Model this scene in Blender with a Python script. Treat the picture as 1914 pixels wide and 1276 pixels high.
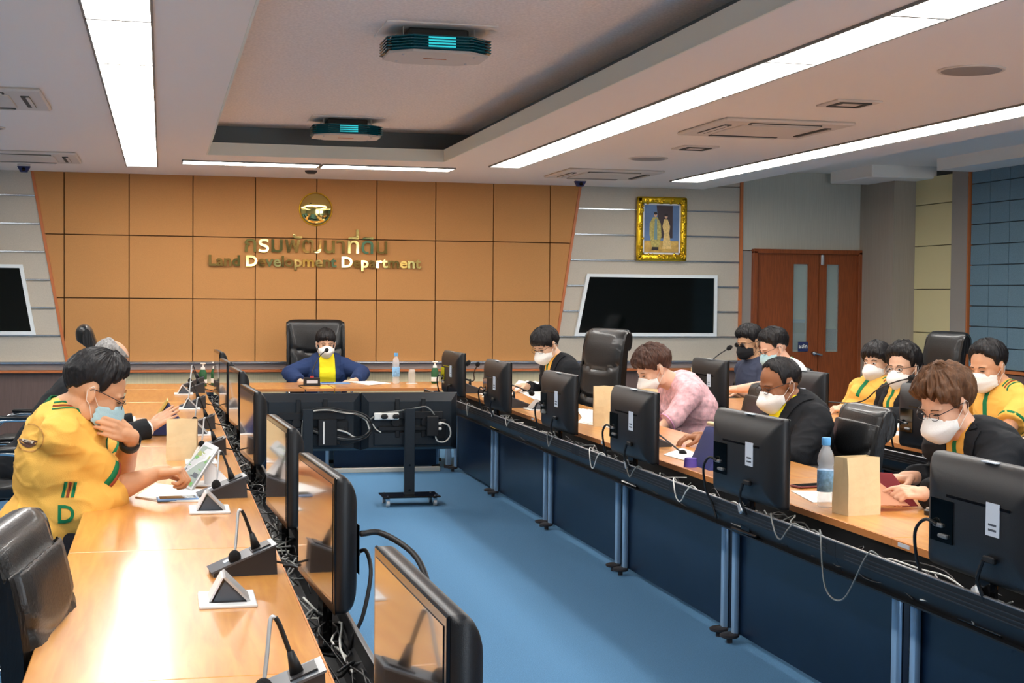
import bpy, bmesh, math, random
import numpy as np
from mathutils import Vector, Matrix, noise
from mathutils.bvhtree import BVHTree
random.seed(7)
for o in list(bpy.data.objects): bpy.data.objects.remove(o)
SC = bpy.context.scene
COL = SC.collection
V = Vector
PI = math.pi

# ---------------------------------------------------------------- camera, world, exposure
FPX, CXP, CYP, CAMH = 2700.0, 957.0, 638.0, 1.6
_y = V((303-CXP, -(545-CYP), FPX)).normalized()
_h = V((1303-CXP, -(554-CYP), FPX)).normalized()
_u = _h.cross(_y)
if _u.y < 0: _u = -_u
_u.normalize()
_x = _y.cross(_u)
if _x.x < 0: _x = -_x
_x.normalize()
# rows of the room axes written in camera axes (right, up, forward)
BASIS = Matrix((_x, _y, _u))
CAMPOS = V((0, 0, CAMH))
cam_d = bpy.data.cameras.new('camera'); cam = bpy.data.objects.new('camera', cam_d); COL.objects.link(cam)
right = BASIS @ V((1, 0, 0)); upv = BASIS @ V((0, 1, 0)); fwd = BASIS @ V((0, 0, 1))
cam.matrix_world = Matrix(((right.x, upv.x, -fwd.x, 0), (right.y, upv.y, -fwd.y, 0), (right.z, upv.z, -fwd.z, CAMH), (0, 0, 0, 1)))
cam_d.sensor_width = 36; cam_d.lens = FPX/1914*36; cam_d.clip_start = .05
SC.camera = cam

def ray(u, v): return BASIS @ V(((u-CXP)/FPX, -(v-CYP)/FPX, 1.0))
def AZ(u, v, z):
    d = ray(u, v); return CAMPOS + d*((z-CAMH)/d.z)
def AY(u, v, y):
    d = ray(u, v); return CAMPOS + d*(y/d.y)
def AX(u, v, x):
    d = ray(u, v); return CAMPOS + d*(x/d.x)

w = bpy.data.worlds.new('world'); SC.world = w; w.use_nodes = True
w.node_tree.nodes['Background'].inputs[0].default_value = (.75, .82, 1, 1)
w.node_tree.nodes['Background'].inputs[1].default_value = .12
SC.view_settings.view_transform = 'Standard'
try: SC.view_settings.look = 'None'
except Exception: pass
SC.view_settings.exposure = 0.08
SC.view_settings.gamma = 1.0
SC.view_settings.use_curve_mapping = False
LAMP = 18.0     # strength of the ceiling troffers

# ---------------------------------------------------------------- materials
MATS = {}
def srgb(c):
    return tuple(((x/255)/12.92 if x/255 <= .04045 else ((x/255+.055)/1.055)**2.4) for x in c)
def mat(name, col, rough=.5, metal=0, spec=.5, bump=None, var=None, emit=None, coat=0, trans=0, alpha=1, ior=1.45, sheen=0):
    """bump=(scale,strength,stretch xyz) ; var=(scale, amount, stretch)"""
    if name in MATS: return MATS[name]
    m = bpy.data.materials.new(name); m.use_nodes = True
    nt = m.node_tree; b = nt.nodes['Principled BSDF']
    c = (*srgb(col), 1)
    b.inputs['Base Color'].default_value = c
    b.inputs['Roughness'].default_value = rough
    b.inputs['Metallic'].default_value = metal
    b.inputs['Specular IOR Level'].default_value = spec
    b.inputs['Coat Weight'].default_value = coat
    b.inputs['Coat Roughness'].default_value = .08
    b.inputs['Transmission Weight'].default_value = trans
    b.inputs['IOR'].default_value = ior
    b.inputs['Sheen Weight'].default_value = sheen
    b.inputs['Alpha'].default_value = alpha
    if emit:
        b.inputs['Emission Color'].default_value = (*emit[0], 1); b.inputs['Emission Strength'].default_value = emit[1]
    if var or bump:
        tc = nt.nodes.new('ShaderNodeTexCoord')
    if var:
        mp = nt.nodes.new('ShaderNodeMapping'); mp.inputs['Scale'].default_value = var[2] if len(var) > 2 else (1, 1, 1)
        nz = nt.nodes.new('ShaderNodeTexNoise'); nz.inputs['Scale'].default_value = var[0]; nz.inputs['Detail'].default_value = 5
        mx = nt.nodes.new('ShaderNodeMixRGB'); mx.blend_type = 'MIX'
        k = var[1]
        mx.inputs[1].default_value = (*[max(0, x*(1-k)) for x in c[:3]], 1)
        mx.inputs[2].default_value = (*[min(1, x*(1+k)) for x in c[:3]], 1)
        rp = nt.nodes.new('ShaderNodeMapRange'); rp.inputs[1].default_value = .3; rp.inputs[2].default_value = .7
        nt.links.new(tc.outputs['Object'], mp.inputs[0]); nt.links.new(mp.outputs[0], nz.inputs['Vector'])
        nt.links.new(nz.outputs['Fac'], rp.inputs[0]); nt.links.new(rp.outputs[0], mx.inputs[0]); nt.links.new(mx.outputs[0], b.inputs['Base Color'])
    if bump:
        mp2 = nt.nodes.new('ShaderNodeMapping'); mp2.inputs['Scale'].default_value = bump[2] if len(bump) > 2 else (1, 1, 1)
        n2 = nt.nodes.new('ShaderNodeTexNoise'); n2.inputs['Scale'].default_value = bump[0]; n2.inputs['Detail'].default_value = 4
        bp = nt.nodes.new('ShaderNodeBump'); bp.inputs['Strength'].default_value = bump[1]; bp.inputs['Distance'].default_value = .004
        nt.links.new(tc.outputs['Object'], mp2.inputs[0]); nt.links.new(mp2.outputs[0], n2.inputs['Vector'])
        nt.links.new(n2.outputs['Fac'], bp.inputs['Height']); nt.links.new(bp.outputs[0], b.inputs['Normal'])
    MATS[name] = m
    return m
M = {}
M['ceiling'] = mat('ceiling paint', (242, 234, 224), .9)
M['ceiling_tex'] = mat('stippled ceiling', (242, 232, 222), .95, var=(60, .10), bump=(120, .35))
M['fascia'] = mat('fascia paint', (225, 226, 212), .8)
M['cove'] = mat('grey cove paint', (128, 136, 138), .8)
M['frame_grey'] = mat('luminaire frame grey', (120, 118, 114), .5)
M['troffer'] = mat('troffer light', (255, 255, 255), .5, emit=((1, .965, .91), LAMP))
M['white_metal'] = mat('white enamel', (232, 228, 220), .4)
M['greige'] = mat('pale louvre plastic', (214, 204, 192), .6)
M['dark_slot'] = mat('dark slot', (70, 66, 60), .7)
M['orange'] = mat('ochre fabric panel', (190, 136, 82), .95, var=(260, .12), bump=(300, .3))
M['beige'] = mat('taupe laminate panel', (188, 178, 162), .6, var=(140, .06))
M['seam'] = mat('dark joint', (96, 62, 34), .9)
M['seam_grey'] = mat('grey joint', (70, 66, 62), .9)
M['chrome'] = mat('satin steel', (200, 205, 210), .22, metal=1)
M['trimwood'] = mat('orange wood trim', (190, 108, 58), .45)
M['mauve'] = mat('mauve laminate', (146, 132, 126), .5, var=(8, .08, (1, 1, 12)))
M['brown_wain'] = mat('brown wainscot', (104, 84, 78), .6, var=(30, .12, (4, 4, .15)))
M['cream_wain'] = mat('ribbed cream wallpaper', (214, 198, 160), .8, var=(40, .10, (6, 6, .1)))
M['wallpaper'] = mat('greige wallpaper', (186, 182, 168), .85, var=(45, .08, (5, 5, .08)))
M['colpaper'] = mat('striped taupe wallpaper', (160, 148, 134), .8, var=(45, .10, (5, 5, .05)))
M['greystrip'] = mat('grey laminate', (150, 142, 134), .6)
M['cream'] = mat('cream acoustic panel', (214, 200, 152), .9, bump=(200, .3))
M['bluepanel'] = mat('slate blue acoustic panel', (104, 130, 144), .95, var=(160, .14), bump=(200, .4))
M['doorwood'] = mat('mahogany veneer', (142, 72, 34), .38, var=(14, .22, (8, 8, .5)))
M['black_glass'] = mat('black glass', (5, 9, 9), .06, spec=.6)
M['glass_door'] = mat('door glass', (190, 205, 200), .1, trans=.0, alpha=.35)
M['white_gloss'] = mat('white gloss frame', (228, 232, 232), .3)
M['gold'] = mat('gilt', (222, 178, 40), .3, metal=.85, bump=(60, 1.0))
M['brass'] = mat('polished brass', (214, 196, 120), .08, metal=1)
M['carpet'] = mat('blue carpet', (90, 140, 182), .98, var=(180, .16), bump=(400, .8))
M['skirt'] = mat('pale floor trunking', (205, 205, 196), .6)

def wood_mat():
    m = bpy.data.materials.new('beech laminate'); m.use_nodes = True
    nt = m.node_tree; b = nt.nodes['Principled BSDF']
    tc = nt.nodes.new('ShaderNodeTexCoord'); mp = nt.nodes.new('ShaderNodeMapping'); mp.inputs['Scale'].default_value = (14, 1.2, 14)
    nz = nt.nodes.new('ShaderNodeTexNoise'); nz.inputs['Scale'].default_value = 2.2; nz.inputs['Detail'].default_value = 7; nz.inputs['Distortion'].default_value = .6
    cr = nt.nodes.new('ShaderNodeValToRGB')
    cr.color_ramp.elements[0].position = .3; cr.color_ramp.elements[0].color = (*srgb((210, 138, 62)), 1)
    cr.color_ramp.elements[1].position = .72; cr.color_ramp.elements[1].color = (*srgb((232, 167, 84)), 1)
    nt.links.new(tc.outputs['Object'], mp.inputs[0]); nt.links.new(mp.outputs[0], nz.inputs['Vector'])
    nt.links.new(nz.outputs['Fac'], cr.inputs[0]); nt.links.new(cr.outputs[0], b.inputs['Base Color'])
    b.inputs['Roughness'].default_value = .3; b.inputs['Coat Weight'].default_value = .7; b.inputs['Coat Roughness'].default_value = .16; b.inputs['Coat IOR'].default_value = 1.65
    return m
M['wood'] = wood_mat()
M['woodedge'] = mat('beech edge band', (204, 132, 74), .4)
M['navy'] = mat('navy laminate panel', (8, 27, 50), .32, var=(6, .15))
M['tray'] = mat('black powder coated steel', (14, 15, 19), .45)
M['tray_rib'] = mat('tray rib', (66, 70, 76), .4, metal=.6)
M['lip'] = mat('tray lip steel', (150, 152, 156), .35, metal=.7)
M['leg'] = mat('blue grey leg column', (158, 190, 220), .28, metal=.35)
M['foot'] = mat('dark foot', (52, 46, 46), .5)
M['plastic'] = mat('black plastic', (20, 22, 26), .42, bump=(500, .15))
M['plastic_gl'] = mat('gloss black plastic', (12, 12, 14), .12)
M['screen'] = mat('glossy dark screen', (10, 11, 13), .03, spec=1.0, coat=1)
M['label'] = mat('label paper', (205, 212, 222), .7)
M['ink'] = mat('printed ink', (70, 76, 86), .7)
M['port'] = mat('port metal', (150, 150, 150), .4, metal=.6)
M['cable'] = mat('black cable', (22, 22, 24), .5)
M['cable_grey'] = mat('grey cable', (120, 122, 120), .5)
M['cable_white'] = mat('white cable', (205, 205, 200), .5)
M['leather'] = mat('black leather', (17, 18, 20), .38, bump=(160, .3), coat=.2)
M['pleat'] = mat('gathered black leather', (14, 14, 16), .3, bump=(60, .8, (1, 1, .25)))
M['silver'] = mat('silver plastic', (196, 198, 200), .35, metal=.5)
M['plate'] = mat('white socket plate', (226, 226, 226), .4)
M['foam'] = mat('microphone foam', (18, 18, 20), .95, bump=(300, .6))
M['darkgrey'] = mat('dark grey plastic', (48, 46, 48), .45)
M['slate'] = mat('slate grey face', (86, 92, 100), .3)
M['redring'] = mat('red ring', (200, 70, 70), .4)
M['paper'] = mat('white paper', (236, 236, 232), .85)
M['kraft'] = mat('kraft paper bag', (226, 202, 158), .85, var=(9, .08), bump=(14, .8))
M['water'] = mat('clear bottle plastic', (250, 252, 255), .06, alpha=.28)
M['bluelabel'] = mat('blue bottle label', (130, 182, 236), .5, var=(60, .35))
M['bluecap'] = mat('blue bottle cap', (96, 168, 226), .45)
M['clearglass'] = mat('drinking glass', (220, 220, 215), .05, alpha=.4)
M['green_lbl'] = mat('green label', (30, 84, 44), .5)
M['whitepl'] = mat('white plastic', (236, 236, 232), .35)
M['bluephone'] = mat('blue phone case', (104, 142, 190), .4)
M['redphone'] = mat('red brown phone case', (112, 48, 44), .4)
M['darkred'] = mat('dark red folder', (128, 32, 40), .45)
M['brightscr'] = mat('lit tablet screen', (120, 130, 122), .25, emit=((.62, .70, .64), .22))
M['scr_a'] = mat('screen olive', (120, 130, 60), .3, emit=((.25, .28, .08), .4))
M['scr_b'] = mat('screen green', (80, 130, 60), .3, emit=((.12, .28, .07), .4))
M['navyfab'] = mat('navy case', (38, 48, 96), .6)
M['yellowcase'] = mat('yellow tablet back', (198, 164, 80), .5)
M['purple'] = mat('purple fabric', (96, 78, 170), .7)
M['teal'] = mat('teal glass fin', (6, 92, 104), .12, spec=.8)
M['teal_glow'] = mat('teal lit glass', (40, 190, 200), .3, emit=((.03, .62, .68), .75))
M['wire'] = mat('suspension wire', (190, 188, 180), .4)
M['tvback'] = mat('tv back plastic', (26, 34, 42), .42)
M['bezel'] = mat('tv back bevel', (58, 68, 76), .35)

# ---------------------------------------------------------------- mesh helpers
def link(name, mesh, parent=None):
    o = bpy.data.objects.new(name, mesh); COL.objects.link(o)
    if parent is not None: o.parent = parent
    return o
def fin(name, bm, m, parent=None, smooth=False, loc=None, rot=None):
    me = bpy.data.meshes.new(name)
    bmesh.ops.recalc_face_normals(bm, faces=bm.faces)
    bm.to_mesh(me); bm.free()
    if m is not None: me.materials.append(m)
    if smooth:
        me.polygons.foreach_set('use_smooth', [True]*len(me.polygons))
        if smooth == 'auto': me.set_sharp_from_angle(angle=math.radians(38))
    o = link(name, me, parent)
    if loc is not None: o.location = loc
    if rot is not None: o.rotation_euler = rot
    return o
def tag(o, label, cat, group=None, kind=None):
    o['label'] = label; o['category'] = cat
    if group: o['group'] = group
    if kind: o['kind'] = kind
    return o
def thing(name, label, cat, loc=(0, 0, 0), rz=0, group=None):
    o = bpy.data.objects.new(name, None); COL.objects.link(o); o.empty_display_size = .05
    o.location = loc; o.rotation_euler = (0, 0, rz)
    return tag(o, label, cat, group)
def struct(name, bm, m, parent=None):
    o = fin(name, bm, m, parent)
    if parent is None: o['kind'] = 'structure'
    return o
def copy_tree(o, parent=None):
    c = o.copy(); COL.objects.link(c)
    if parent is not None: c.parent = parent
    for ch in list(o.children): copy_tree(ch, c)
    return c
def dup(root, loc, rz, label, group=None):
    c = copy_tree(root); c.location = loc; c.rotation_euler = (0, 0, rz); c['label'] = label
    if group: c['group'] = group
    return c
def bx(bm, c, s, bev=0, R=None, seg=1):
    r = bmesh.ops.create_cube(bm, size=1)
    vs = r['verts']
    bmesh.ops.scale(bm, vec=V(s), verts=vs)
    if bev:
        es = list({e for v in vs for e in v.link_edges})
        rr = bmesh.ops.bevel(bm, geom=es, offset=min(bev, min(s)*.49), segments=seg, affect='EDGES', profile=.5)
        vs = list({v for v in rr['verts']} | {v for f in rr['faces'] for v in f.verts} | {v for v in vs if v.is_valid})
    if R is not None: bmesh.ops.rotate(bm, cent=(0, 0, 0), matrix=R, verts=vs)
    bmesh.ops.translate(bm, vec=V(c), verts=vs)
    return vs
def box(name, c, s, m, parent=None, bev=0, R=None, seg=1, smooth=False):
    bm = bmesh.new(); bx(bm, c, s, bev, R, seg); return fin(name, bm, m, parent, smooth)
def cyl(bm, p0, p1, r0, r1=None, n=16, caps=True):
    p0, p1 = V(p0), V(p1); r1 = r0 if r1 is None else r1
    d = p1-p0; q = d.to_track_quat('Z', 'Y').to_matrix().to_4x4()
    mt = Matrix.Translation((p0+p1)/2) @ q
    return bmesh.ops.create_cone(bm, cap_ends=caps, cap_tris=False, segments=n, radius1=r0, radius2=r1, depth=d.length, matrix=mt)['verts']
def sph(bm, c, r, sub=2, R=None):
    if not hasattr(r, '__len__'): r = (r, r, r)
    mt = Matrix.Translation(V(c)) @ (R.to_4x4() if R is not None else Matrix.Identity(4)) @ Matrix.Diagonal((*r, 1))
    return bmesh.ops.create_icosphere(bm, subdivisions=sub, radius=1, matrix=mt)['verts']
def catmull(pts, n=6):
    pts = [V(p) for p in pts]; P = [pts[0]*2-pts[1]]+pts+[pts[-1]*2-pts[-2]]; out = []
    for i in range(1, len(P)-2):
        for k in range(n):
            t = k/n; a, b, c, d = P[i-1], P[i], P[i+1], P[i+2]
            out.append(.5*((2*b)+(-a+c)*t+(2*a-5*b+4*c-d)*t*t+(-a+3*b-3*c+d)*t**3))
    out.append(pts[-1]); return out
def tube(bm, pts, r, n=6, curve=True, res=6):
    P = catmull(pts, res) if curve and len(pts) > 2 else [V(p) for p in pts]
    rs = r if hasattr(r, '__len__') else [r]*len(P)
    if len(rs) != len(P): rs = [rs[0]+(rs[-1]-rs[0])*i/(len(P)-1) for i in range(len(P))]
    ref = V((.13, .21, .97)); rings = []
    for i, p in enumerate(P):
        d = (P[min(i+1, len(P)-1)]-P[max(i-1, 0)])
        if d.length < 1e-9: d = V((0, 0, 1))
        d.normalize(); a = d.cross(ref)
        if a.length < 1e-3: a = d.cross(V((1, 0, 0)))
        a.normalize(); b = d.cross(a)
        rings.append([bm.verts.new(p+(a*math.cos(2*PI*k/n)+b*math.sin(2*PI*k/n))*rs[i]) for k in range(n)])
    for i in range(len(P)-1):
        for k in range(n): bm.faces.new((rings[i][k], rings[i][(k+1) % n], rings[i+1][(k+1) % n], rings[i+1][k]))
    bm.faces.new(rings[0]); bm.faces.new(list(reversed(rings[-1])))
def lathe(bm, prof, n=20, c=(0, 0, 0)):
    c = V(c); rings = []
    for (r, z) in prof: rings.append([bm.verts.new(c+V((r*math.cos(2*PI*k/n), r*math.sin(2*PI*k/n), z))) for k in range(n)])
    for i in range(len(prof)-1):
        for k in range(n): bm.faces.new((rings[i][k], rings[i][(k+1) % n], rings[i+1][(k+1) % n], rings[i+1][k]))
    if prof[0][0] > 1e-4: bm.faces.new(rings[0])
    if prof[-1][0] > 1e-4: bm.faces.new(rings[-1])
def prism(bm, poly, ext):
    """poly: list of 3D points, ext: extrusion vector"""
    a = [bm.verts.new(V(p)) for p in poly]; b = [bm.verts.new(V(p)+V(ext)) for p in poly]
    n = len(poly); bm.faces.new(a); bm.faces.new(list(reversed(b)))
    for i in range(n): bm.faces.new((a[i], b[i], b[(i+1) % n], a[(i+1) % n]))
def clip_poly(poly, a, b, c):
    """keep a*x+b*z<=c of 2D poly"""
    out = []
    for i in range(len(poly)):
        p, q = poly[i], poly[(i+1) % len(poly)]
        dp, dq = a*p[0]+b*p[1]-c, a*q[0]+b*q[1]-c
        if dp <= 0: out.append(p)
        if dp*dq < 0:
            t = dp/(dp-dq); out.append((p[0]+(q[0]-p[0])*t, p[1]+(q[1]-p[1])*t))
    return out
def text_mesh(s, size, ext=.004, offset=0, align='CENTER'):
    cu = bpy.data.curves.new('txt', 'FONT'); cu.body = s; cu.size = size; cu.extrude = ext; cu.offset = offset
    cu.align_x = align; cu.resolution_u = 3
    o = bpy.data.objects.new('txt', cu); COL.objects.link(o)
    dg = bpy.context.evaluated_depsgraph_get(); dg.update()
    me = bpy.data.meshes.new_from_object(o.evaluated_get(dg), depsgraph=dg)
    bpy.data.objects.remove(o); bpy.data.curves.remove(cu)
    return me
# ================================================================ ROOM
WY = 15.28          # plane of the far wall
ZC = 2.8            # main ceiling
ZU = 3.08           # upper ceiling inside the cove
ZR = 3.02           # ceiling on the right side
bm = bmesh.new(); bx(bm, (1.5, 6.2, -.05), (14.2, 19.2, .1)); struct('floor', bm, M['carpet'])
# ceiling slab with the rectangular opening
OX0, OX1, OY1, OY0 = .38, 2.48, 12.9, 1.2
bm = bmesh.new()
bx(bm, ((-5+OX0)/2, 6.2, 2.85), (OX0+5, 18.2, .1)); bx(bm, ((OX1+5.85)/2, 6.2, 2.85), (5.85-OX1, 18.2, .1))
bx(bm, ((OX0+OX1)/2, (OY1+15.3)/2, 2.85), (OX1-OX0, 15.3-OY1, .1)); bx(bm, ((OX0+OX1)/2, (OY0-2.9)/2, 2.85), (OX1-OX0, OY0+2.9, .1))
bx(bm, (5.87, 6.2, 2.91), (.06, 18.2, .22))
ceil = struct('ceiling', bm, M['ceiling'])
bm = bmesh.new()
for x in (OX0, OX1): bx(bm, (x, (OY0+OY1)/2, 2.85), (.012, OY1-OY0, .11))
for y in (OY0, OY1): bx(bm, ((OX0+OX1)/2, y, 2.85), (OX1-OX0+.012, .012, .11))
struct('cove_fascia', bm, M['fascia'], ceil)
bm = bmesh.new(); bx(bm, ((OX0+OX1)/2, (OY0+OY1)/2, ZU+.03), (OX1-OX0+.6, OY1-OY0+.6, .06)); struct('upper_ceiling', bm, M['ceiling_tex'], ceil)
bm = bmesh.new()
for x in (OX0-.3, OX1+.3): bx(bm, (x, (OY0+OY1)/2, 2.99), (.02, OY1-OY0+.6, .18))
for y in (OY0-.3, OY1+.3): bx(bm, ((OX0+OX1)/2, y, 2.99), (OX1-OX0+.6, .02, .18))
struct('cove_side', bm, M['cove'], ceil)
bm = bmesh.new(); bx(bm, (7.1, 6.2, ZR+.03), (2.6, 18.2, .06)); struct('side_ceiling', bm, M['ceiling'], ceil)
bm = bmesh.new(); bx(bm, (7.9, 5.5, 2.96), (.5, 15.6, .12)); bx(bm, (7.75, 14.6, 2.96), (.8, 1.0, .14), .01); struct('trim_1', bm, M['ceiling'])
# shell walls
bm = bmesh.new(); bx(bm, (-5.05, 6.2, 1.5), (.1, 18.4, 3.2)); struct('wall_left', bm, M['beige'])
bm = bmesh.new(); bx(bm, (1.5, -2.95, 1.5), (13.2, .1, 3.2)); struct('wall_near', bm, M['beige'])
# unseen windows added behind the camera to brighten the ceiling and lettering
for x in (4.3, 7.0):
    bm = bmesh.new()
    for s in (-1, 1): bx(bm, (x+s*1.1, -2.86, 1.6), (.08, .1, 2.0)); bx(bm, (x, -2.86, 1.6+s*.98), (2.2, .1, .06))
    bx(bm, (x, -2.86, 1.6), (.06, .08, 1.94)); wn = struct('added_window_%d' % (1 if x < 5 else 2), bm, M['white_metal'])
    bm = bmesh.new(); bx(bm, (x, -2.88, 1.6), (2.16, .01, 1.92)); fin('pane', bm, mat('added glow pane', (255, 255, 255), .5, emit=((.86, .93, 1), 7.0)), wn)
bm = bmesh.new(); bx(bm, (1.5, WY+.1, 1.5), (13.4, .1, 3.2))
wb = struct('wall_back', bm, M['seam'])
bm = bmesh.new(); bx(bm, (8.16, 6.2, 1.5), (.1, 18.4, 3.2)); wr = struct('wall_right', bm, M['seam_grey'])
# ochre fabric panels with slanted outer borders
def lx(z): return -.94-(z-.9)*.174      # left border
def rx(z): return 4.178+(z-.9)*.148     # right border
zs = [.88, 1.53, 2.172, 2.86]
gx = [-.963+.6355*k for k in range(-1, 11)]
for r in range(3):
    for k in range(len(gx)-1):
        g = .005
        poly = [(gx[k]+g, zs[r]+g), (gx[k+1]-g, zs[r]+g), (gx[k+1]-g, zs[r+1]-g), (gx[k]+g, zs[r+1]-g)]
        poly = clip_poly(poly, -1, -.174, .94-.9*.174-.012)
        if poly: poly = clip_poly(poly, 1, -.148, 4.178-.9*.148-.012)
        if len(poly) < 3: continue
        xs = [p[0] for p in poly]
        if max(xs)-min(xs) < .03: continue
        bm = bmesh.new(); prism(bm, [(x, WY, z) for x, z in poly], (0, .05, 0)); fin('panel', bm, M['orange'], wb)
# slanted wood borders
for f, s in ((lx, -1), (rx, 1)):
    bm = bmesh.new(); prism(bm, [(f(.88)-.014, WY-.012, .88), (f(.88)+.014, WY-.012, .88), (f(2.86)+.014, WY-.012, 2.86), (f(2.86)-.014, WY-.012, 2.86)], (0, .06, 0))
    fin('border', bm, M['trimwood'], wb)
# taupe panels and steel strips, both sides
tz = [.88]+[1.148+.2812*k for k in range(7)]
for side in (-1, 1):
    for k in range(len(tz)-1):
        z0, z1 = tz[k]+.004, tz[k+1]-.004
        if side > 0:
            poly = [(rx(z0)+.015, z0), (6.33, z0), (6.33, z1), (rx(z1)+.015, z1)]
        else:
            poly = [(-4.98, z0), (lx(z0)-.015, z0), (lx(z1)-.015, z1), (-4.98, z1)]
        bm = bmesh.new(); prism(bm, [(x, WY-.004, z) for x, z in poly], (0, .05, 0)); fin('taupe_panel', bm, M['beige'], wb)
    for k in range(1, 7):
        z = tz[k]
        x0, x1 = (rx(z)+.014, 6.33) if side > 0 else (-4.98, lx(z)-.014)
        box('steel_strip', ((x0+x1)/2, WY-.01, z), (x1-x0, .03, .016), M['chrome'], wb, .003)
z0, z1 = tz[-1]+.004, 3.02
for side in (-1, 1):
    poly = [(rx(z0)+.015, z0), (6.33, z0), (6.33, z1), (rx(z1)+.015, z1)] if side > 0 else [(-4.98, z0), (lx(z0)-.015, z0), (lx(z1)-.015, z1), (-4.98, z1)]
    bm = bmesh.new(); prism(bm, [(x, WY-.004, z) for x, z in poly], (0, .05, 0)); fin('taupe_panel', bm, M['beige'], wb)
box('border', (6.345, WY-.01, 1.95), (.03, .06, 2.14), M['trimwood'], wb)
# chair rail: steel cap, mauve band, wood line, wainscot
bm = bmesh.new(); bx(bm, (.7, WY-.05, .874), (11.3, .10, .022), .004); struct('trim_2', bm, M['chrome'])
bm = bmesh.new(); bx(bm, (.7, WY-.03, .832), (11.3, .07, .062)); struct('trim_3', bm, M['mauve'])
bm = bmesh.new(); bx(bm, (.7, WY-.045, .785), (11.3, .09, .026), .004); struct('trim_4', bm, M['trimwood'])
bm = bmesh.new(); bx(bm, (1.95, WY, .39), (4.9, .04, .76)); fin('wainscot', bm, M['cream_wain'], wb)
bm = bmesh.new(); bx(bm, (-2.75, WY, .39), (4.46, .04, .76)); fin('wainscot', bm, M['brown_wain'], wb)
bm = bmesh.new(); bx(bm, (5.37, WY, .39), (1.92, .04, .76)); fin('wainscot', bm, M['brown_wain'], wb)
# door wall
bm = bmesh.new(); bx(bm, (7.1, WY+.02, 2.58), (1.5, .06, .9)); fin('wallpaper', bm, M['wallpaper'], wb)
bm = bmesh.new(); bx(bm, (6.42, WY+.015, 1.06), (.13, .06, 2.12)); fin('grey_strip', bm, M['greystrip'], wb)
bm = bmesh.new()
for x in (6.505, 7.80): bx(bm, (x, WY-.02, 1.06), (.05, .12, 2.12), .004)
bx(bm, (7.15, WY-.02, 2.12), (1.34, .12, .05), .004)
dfr = struct('door_1', bm, M['doorwood'])
def leaf(x0, x1, gx0, gx1):
    bm = bmesh.new(); y = WY-.005
    for a, b, c, d in ((x0, gx0, 0, 2.095), (gx1, x1, 0, 2.095), (gx0, gx1, 0, .98), (gx0, gx1, 1.98, 2.095)):
        bx(bm, ((a+b)/2, y, (c+d)/2), (b-a, .045, d-c))
    fin('door_leaf', bm, M['doorwood'], dfr)
    box('pane', ((gx0+gx1)/2, y, 1.48), (gx1-gx0, .008, 1.0), M['glass_door'], dfr)
leaf(6.53, 7.30, 6.99, 7.17); leaf(7.306, 7.775, 7.40, 7.555)
# what shows through the panes: the lit room beyond
bm = bmesh.new(); bx(bm, (7.15, WY+.045, 1.5), (1.2, .01, 1.2)); fin('room_beyond', bm, mat('pale room beyond', (178, 188, 168), .8), dfr)
for (x0, x1) in ((6.99, 7.17), (7.40, 7.555)):
    box('beyond_chair', ((x0+x1)/2, WY+.034, 1.12), (x1-x0, .008, .24), mat('grey seats beyond', (92, 100, 110), .6), dfr)
box('beyond_chair', (7.08, WY+.033, 1.25), (.18, .008, .12), mat('dark seats beyond', (52, 50, 44), .6), dfr)
box('beyond_chair', (7.08, WY+.032, 1.33), (.18, .008, .04), mat('blue tubs beyond', (90, 150, 190), .6), dfr)
s = box('door_sticker', (7.115, WY-.035, 1.04), (.12, .004, .11), M['navyfab'], dfr)
tm = text_mesh('ผลัก', .062, .001, .001); tm.materials.append(M['paper']); t = link('sticker_text', tm, dfr); t.rotation_euler = (PI/2, 0, 0); t.location = (7.115, WY-.039, 1.02)
bm = bmesh.new(); cyl(bm, (7.24, WY-.02, .965), (7.24, WY-.09, .965), .022); tube(bm, [(7.24, WY-.085, .965), (7.29, WY-.09, .955), (7.33, WY-.085, .945)], .014, 8); fin('door_handle', bm, M['chrome'], dfr, True)
bm = bmesh.new(); bx(bm, (7.335, WY-.05, 2.03), (.035, .03, .12), .008); fin('door_closer', bm, M['silver'], dfr)
# column and right wall
bm = bmesh.new(); bx(bm, (7.98, 14.93, 1.5), (.33, .90, 3.0)); struct('column', bm, M['colpaper'])
RX = 8.075
zp = [.9, 1.23, 1.70, 2.17, 2.62, 2.92]
for k in range(len(zp)-1): box('cream_panel', (RX+.02, 14.08, (zp[k]+zp[k+1])/2), (.04, .80, zp[k+1]-zp[k]-.008), M['cream'], wr, .003)
box('grey_pilaster', (RX+.005, 13.52, 1.5), (.07, .30, 3.0), M['greystrip'], wr)
box('border', (RX, 13.36, 1.93), (.05, .022, 2.1), M['trimwood'], wr)
for k in range(10):
    for j in range(12):
        z0 = .905+k*.208; y1 = 13.34-j*.345
        if z0 > 2.9: continue
        h = min(.208, 2.905-z0)
        box('acoustic_panel', (RX+.02, y1-.1725, z0+h/2), (.045, .338, h-.008), M['bluepanel'], wr, .003)
bm = bmesh.new(); bx(bm, (RX, 6.2, .885), (.06, 14.2, .03)); struct('trim_5', bm, M['trimwood'])
bm = bmesh.new(); bx(bm, (RX+.015, 6.2, .43), (.04, 14.2, .86)); fin('wainscot', bm, M['brown_wain'], wr)
box('cream_wainscot', (RX+.01, 13.9, .44), (.05, 1.1, .86), M['mauve'], wr)

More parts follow.
